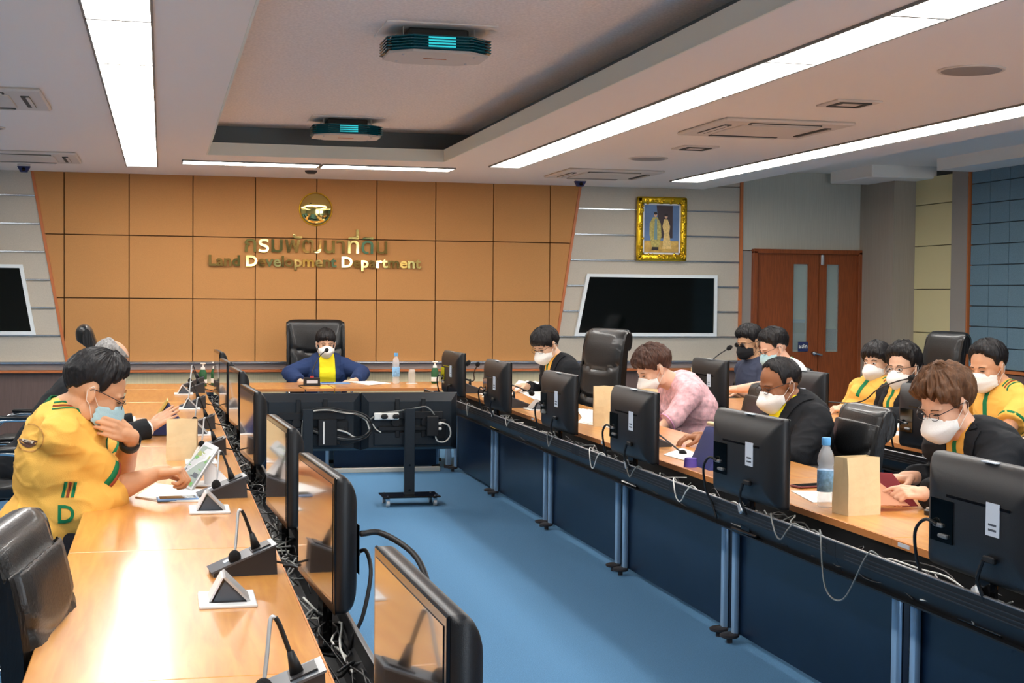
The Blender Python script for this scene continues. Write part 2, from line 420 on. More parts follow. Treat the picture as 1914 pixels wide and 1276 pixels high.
# ---- wall displays, in slanted white frames
def display(poly, label):
    t = thing('wall_display', label, 'screen', (0, 0, 0))
    cx = sum(p[0] for p in poly)/4; cz = sum(p[1] for p in poly)/4
    t.location = (cx, WY, cz)
    P = [V((x-cx, 0, z-cz)) for x, z in poly]
    def off(P, d):
        out = []
        for i in range(4):
            a, b, c = P[i-1], P[i], P[(i+1) % 4]
            e1 = (b-a).normalized(); e2 = (c-b).normalized()
            n1 = V((-e1.z, 0, e1.x)); n2 = V((-e2.z, 0, e2.x))
            bis = (n1+n2); out.append(b+bis*(d/(1+n1.dot(n2))))
        return out
    I = off(P, .035)
    bm = bmesh.new()
    for i in range(4): prism(bm, [P[i], P[(i+1) % 4], I[(i+1) % 4], I[i]], (0, .09, 0))
    for v in bm.verts: v.co.y -= .05
    fin('frame', bm, M['white_gloss'], t)
    bm = bmesh.new(); prism(bm, I, (0, .03, 0))
    for v in bm.verts: v.co.y -= .03
    fin('screen', bm, M['black_glass'], t)
display([(4.40, 1.155), (6.06, 1.155), (6.06, 1.84), (4.535, 1.84)], 'black wall display in slanted white frame right of the ochre wall')
display([(-3.0, 1.155), (-1.235, 1.155), (-1.36, 1.86), (-3.0, 1.86)], 'black wall display in slanted white frame at the left edge of the photo')

# ---- gilt framed portrait of a standing couple
t = thing('framed_portrait', 'gilt framed full length portrait of a couple, above the right wall display', 'picture', (5.39, WY-.02, 2.345))
bm = bmesh.new(); W2, H2, b = .295, .355, .075
for (a, c, s) in (((0, H2-b/2), 0, (2*W2, b)), ((0, -H2+b/2), 0, (2*W2, b)), ((W2-b/2, 0), 0, (b, 2*H2)), ((-W2+b/2, 0), 0, (b, 2*H2))):
    bx(bm, (a[0], -.03, a[1]), (s[0], .05, s[1]), .02, seg=2)
random.seed(3)
for i in range(90):
    k = random.random()*2*(2*W2+2*H2)
    q = random.uniform(-.022, .022)
    side = random.choice('tblr')
    x, z = {'t': (random.uniform(-W2, W2), H2-b/2+q), 'b': (random.uniform(-W2, W2), -H2+b/2+q), 'l': (-W2+b/2+q, random.uniform(-H2, H2)), 'r': (W2-b/2+q, random.uniform(-H2, H2))}[side]
    sph(bm, (x*.96, -.055, z*.96), (.012+.012*random.random(), .01, .012+.012*random.random()), 1)
fin('gilt_frame', bm, M['gold'], t, True)
iw, ih = W2-b, H2-b
box('picture', (0, -.02, 0), (2*iw, .01, 2*ih), mat('portrait backdrop', (92, 120, 160), .5, var=(3, .3)), t)
bm = bmesh.new(); 
for (cx_, cz_, sx_, sz_) in ((0, ih-.008, 2*iw, .016), (0, -ih+.008, 2*iw, .016), (iw-.008, 0, .016, 2*ih), (-iw+.008, 0, .016, 2*ih)): bx(bm, (cx_, -.03, cz_), (sx_, .008, sz_))
fin('inner_border', bm, M['plate'], t)
def flat(name, pts, m, y=-.0265):
    bm = bmesh.new(); prism(bm, [(x, y, z) for x, z in pts], (0, .0012, 0)); fin(name, bm, m, t)
def ov(cx, cz, rx_, rz_, n=12): return [(cx+rx_*math.cos(2*PI*k/n), cz+rz_*math.sin(2*PI*k/n)) for k in range(n)]
flat('painted_curtain', [(-.06, .26), (.13, .26), (.13, -.1), (-.02, -.1)], mat('portrait curtain', (60, 46, 50), .5), -.0255)
flat('painted_floor', [(-.2, -.26), (.2, -.26), (.2, -.13), (-.2, -.13)], mat('portrait floor', (200, 160, 80), .5, var=(20, .3)), -.0257)
pg = mat('portrait robe', (184, 168, 92), .5, var=(60, .3)); pc = mat('portrait gown', (224, 190, 120), .5, var=(60, .2)); ps = mat('portrait skin', (214, 170, 140), .5); ph = mat('portrait hair', (40, 30, 28), .5); pb = mat('portrait sash', (120, 150, 150), .5)
flat('painted_robe', [(-.10, .13), (-.05, .13), (-.01, .06), (0, -.08), (-.03, -.2), (-.11, -.2), (-.14, -.06), (-.14, .06)], pg)
flat('painted_sash', [(-.08, .11), (-.055, .11), (-.05, -.12), (-.09, -.12)], pb, -.028)
flat('painted_boots', [(-.11, -.2), (-.035, -.2), (-.035, -.235), (-.115, -.235)], ph)
flat('painted_head', ov(-.072, .155, .018, .024), ps, -.028); flat('painted_hair', ov(-.072, .172, .02, .015), ph, -.0285)
flat('painted_gown', [(.03, .11), (.07, .11), (.1, .03), (.09, -.05), (.12, -.22), (.01, -.22), (.03, -.05), (.01, .03)], pc)
flat('painted_head', ov(.052, .138, .017, .023), ps, -.028); flat('painted_hair', ov(.052, .156, .021, .016), ph, -.0285)

# ---- mirrored disc and brass lettering
t = thing('wall_emblem', 'round polished brass disc on the ochre wall above the lettering', 'emblem', AY(590, 391, WY))
bm = bmesh.new(); prof = [(.168, 0), (.168, .02), (.15, .034), (.10, .046), (.05, .052), (0.0005, .054)]
lathe(bm, prof, 48); bmesh.ops.rotate(bm, cent=(0, 0, 0), matrix=Matrix.Rotation(PI/2, 3, 'X'), verts=bm.verts)
fin('disc', bm, M['brass'], t, True)
bm = bmesh.new(); lathe(bm, [(.168, -.006), (.176, -.006), (.176, .012), (.168, .012)], 48); bmesh.ops.rotate(bm, cent=(0, 0, 0), matrix=Matrix.Rotation(PI/2, 3, 'X'), verts=bm.verts)
fin('rim', bm, M['gold'], t, True)
rl = random.Random(5)
def lettering(word, x0, x1, z, size, label, thick, yy, marks=None):
    t = thing('wall_lettering', label, 'sign', ((x0+x1)/2, WY, z))
    full = text_mesh(word, size, .01, thick, 'LEFT')
    xs = [v.co.x for v in full.vertices]; w = max(xs)-min(xs); mn = min(xs)
    k = (x1-x0)/w
    def width(s):
        m = text_mesh(s+'|', size, .01, 0, 'LEFT'); q = max(v.co.x for v in m.vertices); bpy.data.meshes.remove(m); return q
    base = width('')
    i = 0
    while i < len(word):
        j = i+1
        while j < len(word) and 0x0E31 <= ord(word[j]) <= 0x0E4E and ord(word[j]) not in (0x0E32, 0x0E33): j += 1
        g = word[i:j]
        if g.strip():
            off = width(word[:i])-base
            m = text_mesh(g[0], size, .01, thick, 'LEFT')
            bm = bmesh.new(); bm.from_mesh(m); bpy.data.meshes.remove(m)
            rise = 0
            for mk in g[1:]:
                mm = text_mesh(g[0]+mk, size, .01, thick, 'LEFT')
                b2 = bmesh.new(); b2.from_mesh(mm); bpy.data.meshes.remove(mm)
                zt = size*.56
                bmesh.ops.delete(b2, geom=[v for v in b2.verts if v.co.y < zt], context='VERTS')
                for v in b2.verts: v.co.y += rise
                tmp = bpy.data.meshes.new('t'); b2.to_mesh(tmp); b2.free(); bm.from_mesh(tmp); bpy.data.meshes.remove(tmp)
                rise += size*.20
            for v in bm.verts: v.co = V(((v.co.x+off-mn)*k-(x1-x0)/2, -v.co.z-.022, v.co.y))
            ta, tb = rl.uniform(-.09, .09), rl.uniform(-.12, .12); xc = sum(v.co.x for v in bm.verts)/len(bm.verts)
            for v in bm.verts: v.co.y += max(-.012, min(.012, (v.co.x-xc)*ta+(v.co.z-size*.3)*tb))
            fin('letter', bm, M['brass'], t)
        i = j
    return t
a = AY(390, 494, WY); b_ = AY(786, 494, WY)
lettering('Land Development Department', a.x, b_.x, a.z-.01, .155, 'polished brass English wall lettering reading Land Development Department', .004, WY)
a = AY(457, 470, WY); b_ = AY(723, 470, WY)
lettering('กรมพัฒนาที่ดิน', a.x, b_.x, a.z, .235, 'polished brass Thai wall lettering directly below the round brass disc', .003, WY)

# ================================================================ CEILING FITTINGS
def troffer(x0, x1, y0, y1, label, group):
    t = thing('ceiling_light', label, 'ceiling light', ((x0+x1)/2, (y0+y1)/2, ZC), 0, group)
    w_, l_ = x1-x0, y1-y0
    box('diffuser', (0, 0, -.006), (w_-.02, l_-.02, .008), M['troffer'], t)
    bm = bmesh.new()
    for s in (-1, 1):
        bx(bm, (s*(w_/2-.005), 0, -.006), (.012, l_, .014)); bx(bm, (0, s*(l_/2-.005), -.006), (w_, .012, .014))
    fin('frame', bm, M['frame_grey'], t)
    return t
ys = [14.24-1.27*k for k in range(14)]
ORD = ['first', 'second', 'third', 'fourth', 'fifth', 'sixth', 'seventh', 'eighth', 'ninth', 'tenth', 'eleventh', 'twelfth', 'thirteenth']
for k in range(len(ys)-2):
    vis = k < 7
    troffer(-.335, -.04, ys[k+1], ys[k], ('%s light panel from the far wall in the left ceiling light row' % ORD[k]) if vis else 'light panel of the left ceiling row nearer than the camera view', 'panels of the left ceiling light row')
for k in range(len(ys)-3):
    y1 = 13.2-1.27*k
    troffer(2.96, 3.26, y1-1.27, y1, ('%s light panel from the far wall in the ceiling light row beside the cove' % ORD[k]) if k < 7 else 'light panel of the row beside the cove, nearer than the camera view', 'panels of the ceiling light row beside the cove')
for k in range(len(ys)-4):
    troffer(5.12, 5.44, ys[k+1], ys[k], ('%s light panel from the far wall in the right ceiling light row' % ORD[k]) if k < 6 else 'light panel of the right ceiling row outside the view', 'panels of the right ceiling light row')
troffer(.175, 1.43, 13.5, 13.84, 'left of two slim crosswise ceiling lights above the ochre wall', 'crosswise ceiling lights')
troffer(1.45, 2.71, 13.5, 13.84, 'right of two slim crosswise ceiling lights above the ochre wall', 'crosswise ceiling lights')
for k in range(9):
    troffer(-2.66, -2.36, 13.2-1.27*(k+1), 13.2-1.27*k, 'light panel in the far left ceiling row outside the photo', 'panels of the far left ceiling light row')

def cassette(x, y, label):
    t = thing('air_conditioner', label, 'air conditioner', (x, y, ZC))
    box('housing', (0, 0, -.012), (.95, .95, .024), M['greige'], t, .01)
    box('grille', (0, 0, -.028), (.56, .56, .012), M['greige'], t, .004)
    for a in range(4):
        R = Matrix.Rotation(a*PI/2, 3, 'Z')
        p = R @ V((0, .37, -.027)); box('louvre', p, (.52, .05, .008), M['dark_slot'], t, 0, R)
        p = R @ V((0, .385, -.034)); box('louvre_blade', p, (.50, .02, .006), M['greige'], t, 0, R)
    return t
cassette(4.13, 9.55, 'square ceiling air conditioner between the two right light rows, nearer one')
cassette(4.2, 13.6, 'square ceiling air conditioner near the far wall above the right display')
cassette(-1.18, 9.5, 'square ceiling air conditioner at the left edge of the photo, nearer one')
cassette(-1.2, 13.55, 'square ceiling air conditioner above the left wall corner, farther one')
def diffuser(x, y, z, label):
    t = thing('ceiling_vent', label, 'ceiling vent', (x, y, z), 0)
    box('plate', (0, 0, -.006), (.30, .30, .012), M['greige'], t, .003)
    bm = bmesh.new()
    for s in (-1, 1): bx(bm, (s*.09, 0, -.014), (.03, .2, .008)); bx(bm, (0, s*.09, -.014), (.2, .03, .008))
    fin('slot', bm, M['dark_slot'], t)
diffuser(4.11, 8.2, ZC, 'small square ceiling vent between the round grille and the near air conditioner')
diffuser(4.17, 11.0, ZC, 'small square ceiling vent beyond the near right air conditioner')
diffuser(6.6, 13.4, ZR, 'small square ceiling vent above the wooden door')
diffuser(6.6, 10.6, ZR, 'small square ceiling vent at the right edge over the blue panels')
def roundg(x, y, r, label):
    t = thing('ceiling_speaker', label, 'speaker', (x, y, ZC))
    bm = bmesh.new(); lathe(bm, [(.0005, -.012), (r*.9, -.012), (r, -.006), (r, 0)], 32); fin('grille', bm, M['greystrip'], t, True)
    bm = bmesh.new(); lathe(bm, [(r, -.008), (r*1.06, -.008), (r*1.08, 0), (r, 0)], 32); fin('ring', bm, M['greige'], t, True)
roundg(4.118, 6.83, .16, 'round ceiling speaker grille, the nearest one on the right')
roundg(4.114, 12.0, .16, 'round ceiling speaker grille near the far right air conditioner')
roundg(-1.3, 11.3, .16, 'round ceiling speaker grille at the left edge')
def camera_dome(x, y, label):
    t = thing('security_camera', label, 'camera', (x, y, ZC))
    bm = bmesh.new(); lathe(bm, [(.0005, -.02), (.055, -.02), (.06, 0)], 20); fin('base', bm, M['greige'], t, True)
    bm = bmesh.new(); prism(bm, [(-.06, -.03, -.02), (.06, -.03, -.02), (.03, -.03, -.075), (-.03, -.03, -.075)], (0, .06, 0)); fin('housing', bm, M['navyfab'], t)
    bm = bmesh.new(); cyl(bm, (0, -.045, -.05), (0, -.028, -.05), .017); fin('lens', bm, M['black_glass'], t)
camera_dome(4.2, 14.4, 'small dark security camera on the ceiling by the right wall display')
camera_dome(-1.28, 14.5, 'small dark security camera on the ceiling by the left wall display')
t = thing('smoke_detector', 'small ceiling detector between the crosswise lights and the ochre wall', 'detector', (1.42, 14.3, ZC))
bm = bmesh.new(); lathe(bm, [(.0005, -.03), (.04, -.03), (.06, -.012), (.06, 0)], 20); fin('cover', bm, M['darkgrey'], t, True)

def pendant(x, y, label):
    t = thing('pendant_light', label, 'pendant light', (x, y, ZU), 0, 'octagonal teal pendant lights')
    def octo(a, b, c): return [(-a, -b+c), (-a+c*1.2, -b), (a-c*1.2, -b), (a, -b+c), (a, b-c), (a-c*1.2, b), (-a+c*1.2, b), (-a, b-c)]
    zb = -.15
    bm = bmesh.new(); prism(bm, [(p, q, zb-.008) for p, q in octo(.28, .22, .10)], (0, 0, .014)); fin('bottom_plate', bm, M['greige'], t)
    P = octo(.295, .235, .10)
    for k in range(5):
        z = zb+.012+k*.016
        bm = bmesh.new()
        for i in range(8):
            a_, b2 = V((*P[i], 0)), V((*P[(i+1) % 8], 0)); s = .90
            a2, b3 = V((a_.x*s, a_.y*s, 0)), V((b2.x*s, b2.y*s, 0))
            zz = V((0, 0, z)); prism(bm, [a_+zz, b2+zz, b3+zz+V((0, 0, .008)), a2+zz+V((0, 0, .008))], (0, 0, .006))
        fin('glass_fin', bm, M['teal'], t)
    bm = bmesh.new()
    Pi = octo(.262, .205, .09)
    for i in range(8):
        a_, b2 = V((*Pi[i], zb+.01)), V((*Pi[(i+1) % 8], zb+.01)); s = .985
        prism(bm, [a_, b2, V((b2.x*s, b2.y*s, b2.z)), V((a_.x*s, a_.y*s, a_.z))], (0, 0, .075))
    fin('glass_body', bm, M['teal'], t)
    box('lamp_tube', (0, -.222, zb+.05), (.15, .012, .055), M['teal_glow'], t)
    for sx in (-.2, .2):
        for sy in (-.12, .12):
            bm = bmesh.new(); cyl(bm, (sx, sy, zb+.09), (sx, sy, 0), .003, n=6); fin('wire', bm, M['wire'], t)
            bm = bmesh.new(); sph(bm, (sx, sy, zb-.01), (.009, .009, .006), 1); fin('screw', bm, M['silver'], t)
    box('ceiling_plate', (0, 0, -.004), (.62, .5, .008), M['ceiling'], t, .002); box('shade_block', (0, 0, -.035), (.34, .24, .055), M['dark_slot'], t, .01)  # dark box under the plate stands in for the shadow above the pendant
    box('slot', (0, 0, zb-.009), (.13, .012, .003), M['trimwood'], t)
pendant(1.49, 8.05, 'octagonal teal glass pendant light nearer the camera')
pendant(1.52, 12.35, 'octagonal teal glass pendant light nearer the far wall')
# ================================================================ DESKS
MODL = 1.64
def make_desk(label, group, tw=.215):
    """aisle edge at x=0, user side towards +x, runs along y"""
    t = thing('conference_desk', label, 'desk', (0, 0, 0), 0, group)
    L = MODL
    bm = bmesh.new(); bx(bm, (.33, 0, .7365), (.66, L-.003, .027), .003); fin('desk_top', bm, M['wood'], t)
    bm = bmesh.new(); bx(bm, (-.0015, 0, .7355), (.004, L-.004, .026)); fin('edge_band', bm, M['woodedge'], t)
    bm = bmesh.new(); bx(bm, (.09, 0, .37), (.022, L-.10, .66)); fin('front_panel', bm, M['navy'], t)
    # cable tray: floor, back, fascia with pressed ribs, steel lip
    bm = bmesh.new()
    bx(bm, (-tw/2+.02, 0, .628), (tw+.03, L-.002, .006)); bx(bm, (.03, 0, .675), (.004, L-.002, .09))
    prism(bm, [(-tw, -L/2+.001, .742), (-tw-.004, -L/2+.001, .742), (-tw-.004, -L/2+.001, .69), (-tw+.03, -L/2+.001, .625), (-tw+.034, -L/2+.001, .628), (-tw, -L/2+.001, .692)], (0, L-.002, 0))
    tr = fin('cable_tray', bm, M['tray'], t)
    bm = bmesh.new(); bx(bm, (-tw-.002, 0, .744), (.012, L-.002, .006), .002); fin('tray_lip', bm, M['lip'], tr)
    for z, x in ((.722, -tw-.005), (.708, -tw-.005), (.695, -tw-.0045)):
        bm = bmesh.new(); bx(bm, (x, 0, z), (.003, L-.14, .003)); fin('rib', bm, M['tray_rib'], tr)
    for s in (-1, 1):
        lg = bmesh.new(); y = s*(L/2-.066)
        bx(lg, (.06, y, .345), (.026, .042, .61), .008, seg=2)
        l = fin('leg', lg, M['leg'], t, 'auto')
        bm = bmesh.new(); lathe(bm, [(.0005, .026), (.040, .026), (.045, .031), (.045, .040), (.03, .046), (.0005, .046)], 18, (.035, y, 0)); cyl(bm, (.035, y, 0), (.035, y, .028), .014); fin('foot', bm, M['foot'], l, 'auto')
        bm = bmesh.new(); bx(bm, (.33, y, .70), (.5, .03, .04)); bx(bm, (.35, y, .35), (.05, .05, .68)); fin('bracket', bm, M['tray'], t)
    return t
RXD, LXD, R2X = 2.52, .365, 4.2
TW = .215
desk0 = make_desk('x', 'right hand front row desks')
YR = [2.18+MODL*k for k in range(7)]
NTH = ['nearest', 'second nearest', 'third nearest', 'fourth nearest', 'fifth nearest', 'sixth nearest', 'farthest']
for k, y in enumerate(YR):
    lab = '%s beech desk with navy front panel in the right hand row beside the aisle' % NTH[k]
    if k == 0: desk0.location = (RXD, y, 0); desk0['label'] = lab
    else: dup(desk0, (RXD, y, 0), 0, lab)
YL = [2.41+MODL*k for k in range(7)]
deskL = make_desk('x', 'left hand row desks', .115)
for k, y in enumerate(YL):
    if k == 6: y = 12.07
    if k == 6: continue
    lab = '%s beech desk in the left hand row, screens along its right edge' % NTH[k]
    if k == 0: deskL.location = (LXD, y, 0); deskL.rotation_euler = (0, 0, PI); deskL['label'] = lab
    else: dup(deskL, (LXD, y, 0), PI, lab)
Y2 = [5.6+MODL*k for k in range(4)]
for k, y in enumerate(Y2):
    dup(desk0, (R2X, y, 0), 0, '%s beech desk of the back row behind the seated right hand row' % ['nearest', 'second', 'third', 'farthest'][k], 'back row desks on the right')
# extra board where the left row meets the head table, and the head table itself
def plain_desk(name, x0, x1, y0, y1, label, panel=True):
    t = thing(name, label, 'desk', ((x0+x1)/2, (y0+y1)/2, 0), 0, 'head table boards')
    w_, d_ = x1-x0, y1-y0
    bm = bmesh.new(); bx(bm, (0, 0, .7365), (w_-.003, d_-.002, .027), .003); fin('desk_top', bm, M['wood'], t)
    bm = bmesh.new(); bx(bm, (0, -d_/2-.001, .7355), (w_-.004, .004, .026)); fin('edge_band', bm, M['woodedge'], t)
    if panel:
        bm = bmesh.new(); bx(bm, (-.03, -d_/2+.12, .36), (w_-.07, .022, .66)); fin('front_panel', bm, M['navy'], t)
    for sx in (-1, 1):
        for sy in (-1, 1):
            bm = bmesh.new(); bx(bm, (sx*(w_/2-.05), sy*(d_/2-.2), .365), (.05, .05, .71), .01); l = fin('leg', bm, M['leg'], t)
            bm = bmesh.new(); cyl(bm, (sx*(w_/2-.05), sy*(d_/2-.2), 0), (sx*(w_/2-.05), sy*(d_/2-.2), .03), .04); fin('foot', bm, M['foot'], l)
    return t
plain_desk('head_table', .372, 1.5, 12.92, 13.82, 'left half of the beech head table under the ochre wall')
plain_desk('head_table', 1.505, 2.515, 12.92, 13.82, 'right half of the beech head table under the ochre wall')
plain_desk('corner_table', -.32, .368, 12.92, 13.75, 'corner board joining the left desk row to the head table', False)
plain_desk('corner_table', 2.52, 3.18, 12.86, 13.82, 'corner board joining the right desk row to the head table', False)
plain_desk('filler_table', -.295, .365, 11.438, 12.915, 'farthest beech desk of the left row, before the corner board', False)
bm = bmesh.new(); bx(bm, (1.45, 12.84, .02), (2.0, .05, .04), .004)
tag(fin('floor_trunking', bm, M['skirt'], None), 'pale floor trunking strip along the foot of the head table', 'trunking')
# tray along the last stretch of the left row
bm = bmesh.new(); bx(bm, (.43, 12.17, .628), (.12, 1.45, .006)); bx(bm, (.489, 12.17, .685), (.004, 1.45, .12))
tag(fin('cable_tray', bm, M['tray']), 'black cable tray at the far end of the left desk row', 'tray')

# ================================================================ MONITORS
def make_monitor(screen_tint='screen'):
    """screen faces -y, centred on x, base at z=0"""
    t = thing('monitor', 'x', 'monitor')
    W_, H_, z0 = .62, .355, .14
    # bulged rear shell lofted from the front rectangle
    bm = bmesh.new(); loops = []
    for (y, ix, it, ib) in ((-.012, 0, 0, 0), (.010, 0, 0, 0), (.018, .002, .003, .002), (.028, .008, .014, .008), (.038, .020, .030, .018), (.046, .036, .048, .034), (.052, .058, .066, .052), (.056, .085, .085, .075), (.059, .12, .12, .11)):
        x1, zt, zb = W_/2-ix, z0+H_-it, z0+ib; r = .014
        pts = []
        for (cx, cz, a0) in ((x1-r, zt-r, 0), (-x1+r, zt-r, 90), (-x1+r, zb+r, 180), (x1-r, zb+r, 270)):
            for a in (0, 30, 60, 90): pts.append((cx+r*math.cos(math.radians(a0+a)), y, cz+r*math.sin(math.radians(a0+a))))
        loops.append([bm.verts.new(p) for p in pts])
    n = len(loops[0])
    for i in range(len(loops)-1):
        for k in range(n): bm.faces.new((loops[i][k], loops[i][(k+1) % n], loops[i+1][(k+1) % n], loops[i+1][k]))
    bm.faces.new(loops[0]); bm.faces.new(list(reversed(loops[-1])))
    sh = fin('back_shell', bm, M['plastic'], t, True)
    box('bezel', (0, -.014, z0+H_/2), (W_, .008, H_), M['plastic_gl'], t, .003)
    box('screen', (0, -.0185, z0+H_/2+.004), (W_-.04, .002, H_-.045), M['screen'], t)
    # back details
    box('port_recess', (.175, .0605, z0+.155), (.13, .002, .13), M['black_glass'], sh)
    for k in range(2): box('port', (.19-.03*k, .064, z0+.14-.03*k), (.05, .012, .012), M['port'], sh, .003)
    l = box('rating_label', (-.105, .061, z0+.20), (.07, .002, .095), M['label'], sh)
    for zz in (.185, .17): box('print_line', (-.105, .0625, z0+zz), (.04, .001, .006), M['ink'], sh)
    box('asset_tag', (-.02, .018, z0+H_-.0005), (.075, .02, .003), M['label'], sh)
    box('groove', (-.02, .0605, z0+.235), (.34, .002, .008), M['plastic_gl'], sh)
    bm = bmesh.new(); bx(bm, (-.10, .066, z0+.085), (.06, .014, .02), .004); tube(bm, [(-.08, .075, z0+.08), (-.06, .078, z0+.02), (-.062, .05, z0-.05)], .006); fin('lock_cable', bm, M['cable'], sh)
    bm = bmesh.new(); bx(bm, (0, .012, .09), (.10, .026, .17), .01); fin('neck', bm, M['plastic_gl'], t)
    bm = bmesh.new(); bx(bm, (0, -.002, .008), (.24, .075, .012), .005); fin('base', bm, M['plastic_gl'], t)
    bm = bmesh.new(); tube(bm, [(.19, .066, z0+.14), (.24, .08, z0+.15), (.30, .08, z0+.10), (.325, .055, z0+.0), (.315, .03, .08), (.29, .02, .02)], .0055, 8); fin('video_cable', bm, M['cable'], t, True)
    bm = bmesh.new(); bx(bm, (-.005, .045, z0-.03), (.035, .02, .045), .006, Matrix.Rotation(.5, 3, 'Y')); fin('plug', bm, M['silver'], t)
    return t
mon0 = make_monitor(); used = False
def put_monitor(x, y, z, rz, lab, grp):
    global used
    if not used:
        used = True; mon0.location = (x, y, z); mon0.rotation_euler = (0, 0, rz); mon0['label'] = lab; mon0['group'] = grp; return mon0
    return dup(mon0, (x, y, z), rz, lab, grp)
ZT = .632
# left row: screens face -x
def pair(p0, p1, X=None):
    a = V((p0[0], p0[1])); b = V((p1[0], p1[1])); return (a+b)/2, math.atan2(b.y-a.y, b.x-a.x)
left = [((.425, 2.07), (.407, 2.69)), ((.447, 3.70), (.413, 4.30)), ((.443, 5.05), (.414, 5.72)), ((.444, 6.95), (.41, 7.58)), ((.465, 8.79), (.435, 9.42)), ((.445, 9.95), (.42, 10.55)), ((.458, 11.65), (.436, 12.2))]
LN = ['largest and nearest monitor of the left row, its glossy screen reflecting the desk', 'second nearest monitor of the left row, cable looping behind it', 'third nearest monitor of the left row', 'fourth monitor from the camera in the left row', 'fifth monitor from the camera in the left row', 'sixth monitor from the camera in the left row', 'farthest monitor of the left row, seen edge on before the head table']
left_mons = []
for (p0, p1), lab in zip(left, LN):
    c, a = pair(p0, p1)
    m_ = put_monitor(c.x, c.y, ZT, a+PI, lab, 'left row monitors')
    left_mons.append(m_)
rightm = [((2.358, 3.45), (2.363, 4.07)), ((2.352, 5.17), (2.325, 5.79)), ((2.352, 6.69), (2.347, 7.31)), ((2.385, 8.22), (2.373, 8.84)), ((2.36, 9.78), (2.349, 10.42)), ((2.36, 11.38), (2.335, 11.98))]
RN = ['largest and nearest monitor of the right row, seen from behind', 'monitor seen from behind in front of the black suited man with yellow collar', 'monitor seen from behind in front of the pink bloused woman', 'monitor seen from behind in front of the black suited woman and her papers', 'second farthest monitor of the right row, seen from behind', 'farthest monitor of the right row, beside the stand screens']
for (p0, p1), lab in zip(rightm, RN):
    c, a = pair(p0, p1)
    put_monitor(c.x, c.y, ZT, a, lab, 'right row monitors')
for (y, x, lab) in ((10.3, 4.055, 'back row monitor seen from behind beside the dark shirted man'), (8.67, 4.06, 'back row monitor seen from behind under the white shirted man'), (7.05, 4.06, 'back row monitor mostly hidden behind the brown haired woman')):
    put_monitor(x, y, ZT, PI/2+.02, lab, 'back row monitors')

for m_ in left_mons:
    for ch in list(m_.children_recursive):
        if ch.name.startswith('asset_tag'): bpy.data.objects.remove(ch)
# ================================================================ MICROPHONES, SOCKETS
def make_mic():
    """user towards -x, high end towards +x"""
    t = thing('desk_microphone', 'x', 'microphone')
    bm = bmesh.new(); prism(bm, [(-.10, -.055, 0), (.09, -.055, 0), (.085, -.055, .085), (-.02, -.055, .045), (-.10, -.055, .012)], (0, .11, 0)); fin('base', bm, M['darkgrey'], t)
    bm = bmesh.new(); prism(bm, [(-.105, -.057, .010), (-.02, -.057, .044), (.088, -.057, .087), (.088, -.057, .092), (-.022, -.057, .050), (-.108, -.057, .015)], (0, .114, 0)); fin('top_face', bm, M['slate'], t)
    box('button', (-.055, 0, .037), (.02, .03, .004), M['label'], t, 0, Matrix.Rotation(-.40, 3, 'Y'))
    bm = bmesh.new(); bx(bm, (.045, 0, .078), (.06, .07, .004), 0, Matrix.Rotation(-.39, 3, 'Y')); fin('speaker_grille', bm, M['darkgrey'], t)
    bm = bmesh.new(); cyl(bm, (.035, 0, .07), (.02, 0, .12), .016, .007); tube(bm, [(.02, 0, .115), (0, 0, .17), (-.01, 0, .19)], .0055, 8); fin('gooseneck', bm, M['cable'], t, True)
    bm = bmesh.new(); tube(bm, [(-.01, 0, .19), (-.02, 0, .185), (-.028, -.02, .12), (-.035, -.035, .07)], .0045, 8); n_ = fin('stem', bm, M['silver'], t, True)
    bm = bmesh.new(); sph(bm, (-.036, -.037, .055), (.019, .019, .022), 3); fin('foam_windscreen', bm, M['foam'], t, True)
    bm = bmesh.new(); tube(bm, [(.088, 0, .03), (.13, .0, .02), (.17, .01, .006), (.20, .015, .001)], .004); fin('cable', bm, M['cable'], t, True)
    return t
mic0 = make_mic()
LM = [(.235, 2.95, 'nearest desk microphone, only its gooseneck showing at the bottom edge'), (.245, 4.43, 'desk microphone by the nearest pop up socket on the left desks'), (.25, 6.10, 'desk microphone beside the blue phone'), (.235, 7.72, 'desk microphone behind the tilted tablet'), (.235, 9.2, 'desk microphone beyond the kraft bag and yellow tablet'), (.225, 10.85, 'third farthest desk microphone of the left row'), (.265, 12.5, 'second farthest desk microphone of the left row'), (.28, 13.3, 'farthest desk microphone of the left row')]
for k, (x, y, lab) in enumerate(LM):
    if k == 0: mic0.location = (x, y, .75); mic0['label'] = lab; mic0['group'] = 'left row microphones'
    else: dup(mic0, (x, y, .75), random.uniform(-.1, .1), lab, 'left row microphones')
def make_mic_up():
    """raised gooseneck version; user towards -x"""
    t = thing('desk_microphone', 'x', 'microphone')
    bm = bmesh.new(); prism(bm, [(-.10, -.055, 0), (.09, -.055, 0), (.085, -.055, .085), (-.02, -.055, .045), (-.10, -.055, .012)], (0, .11, 0)); fin('base', bm, M['darkgrey'], t)
    bm = bmesh.new(); prism(bm, [(-.105, -.057, .010), (-.02, -.057, .044), (.088, -.057, .087), (.088, -.057, .092), (-.022, -.057, .050), (-.108, -.057, .015)], (0, .114, 0)); fin('top_face', bm, M['slate'], t)
    bm = bmesh.new(); cyl(bm, (.035, 0, .07), (.03, 0, .12), .014, .007); fin('socket', bm, M['cable'], t, True)
    return t
def neck(t, pts, ball=True, rz=None):
    bm = bmesh.new(); tube(bm, pts, .005, 8); fin('gooseneck', bm, M['cable'], t, True)
    if ball:
        d = (V(pts[-1])-V(pts[-2])).normalized()
        bm = bmesh.new(); sph(bm, V(pts[-1])+d*.02, (.02, .02, .03), 3, d.to_track_quat('Z', 'Y').to_matrix()); fin('foam_windscreen', bm, M['foam'], t, True)
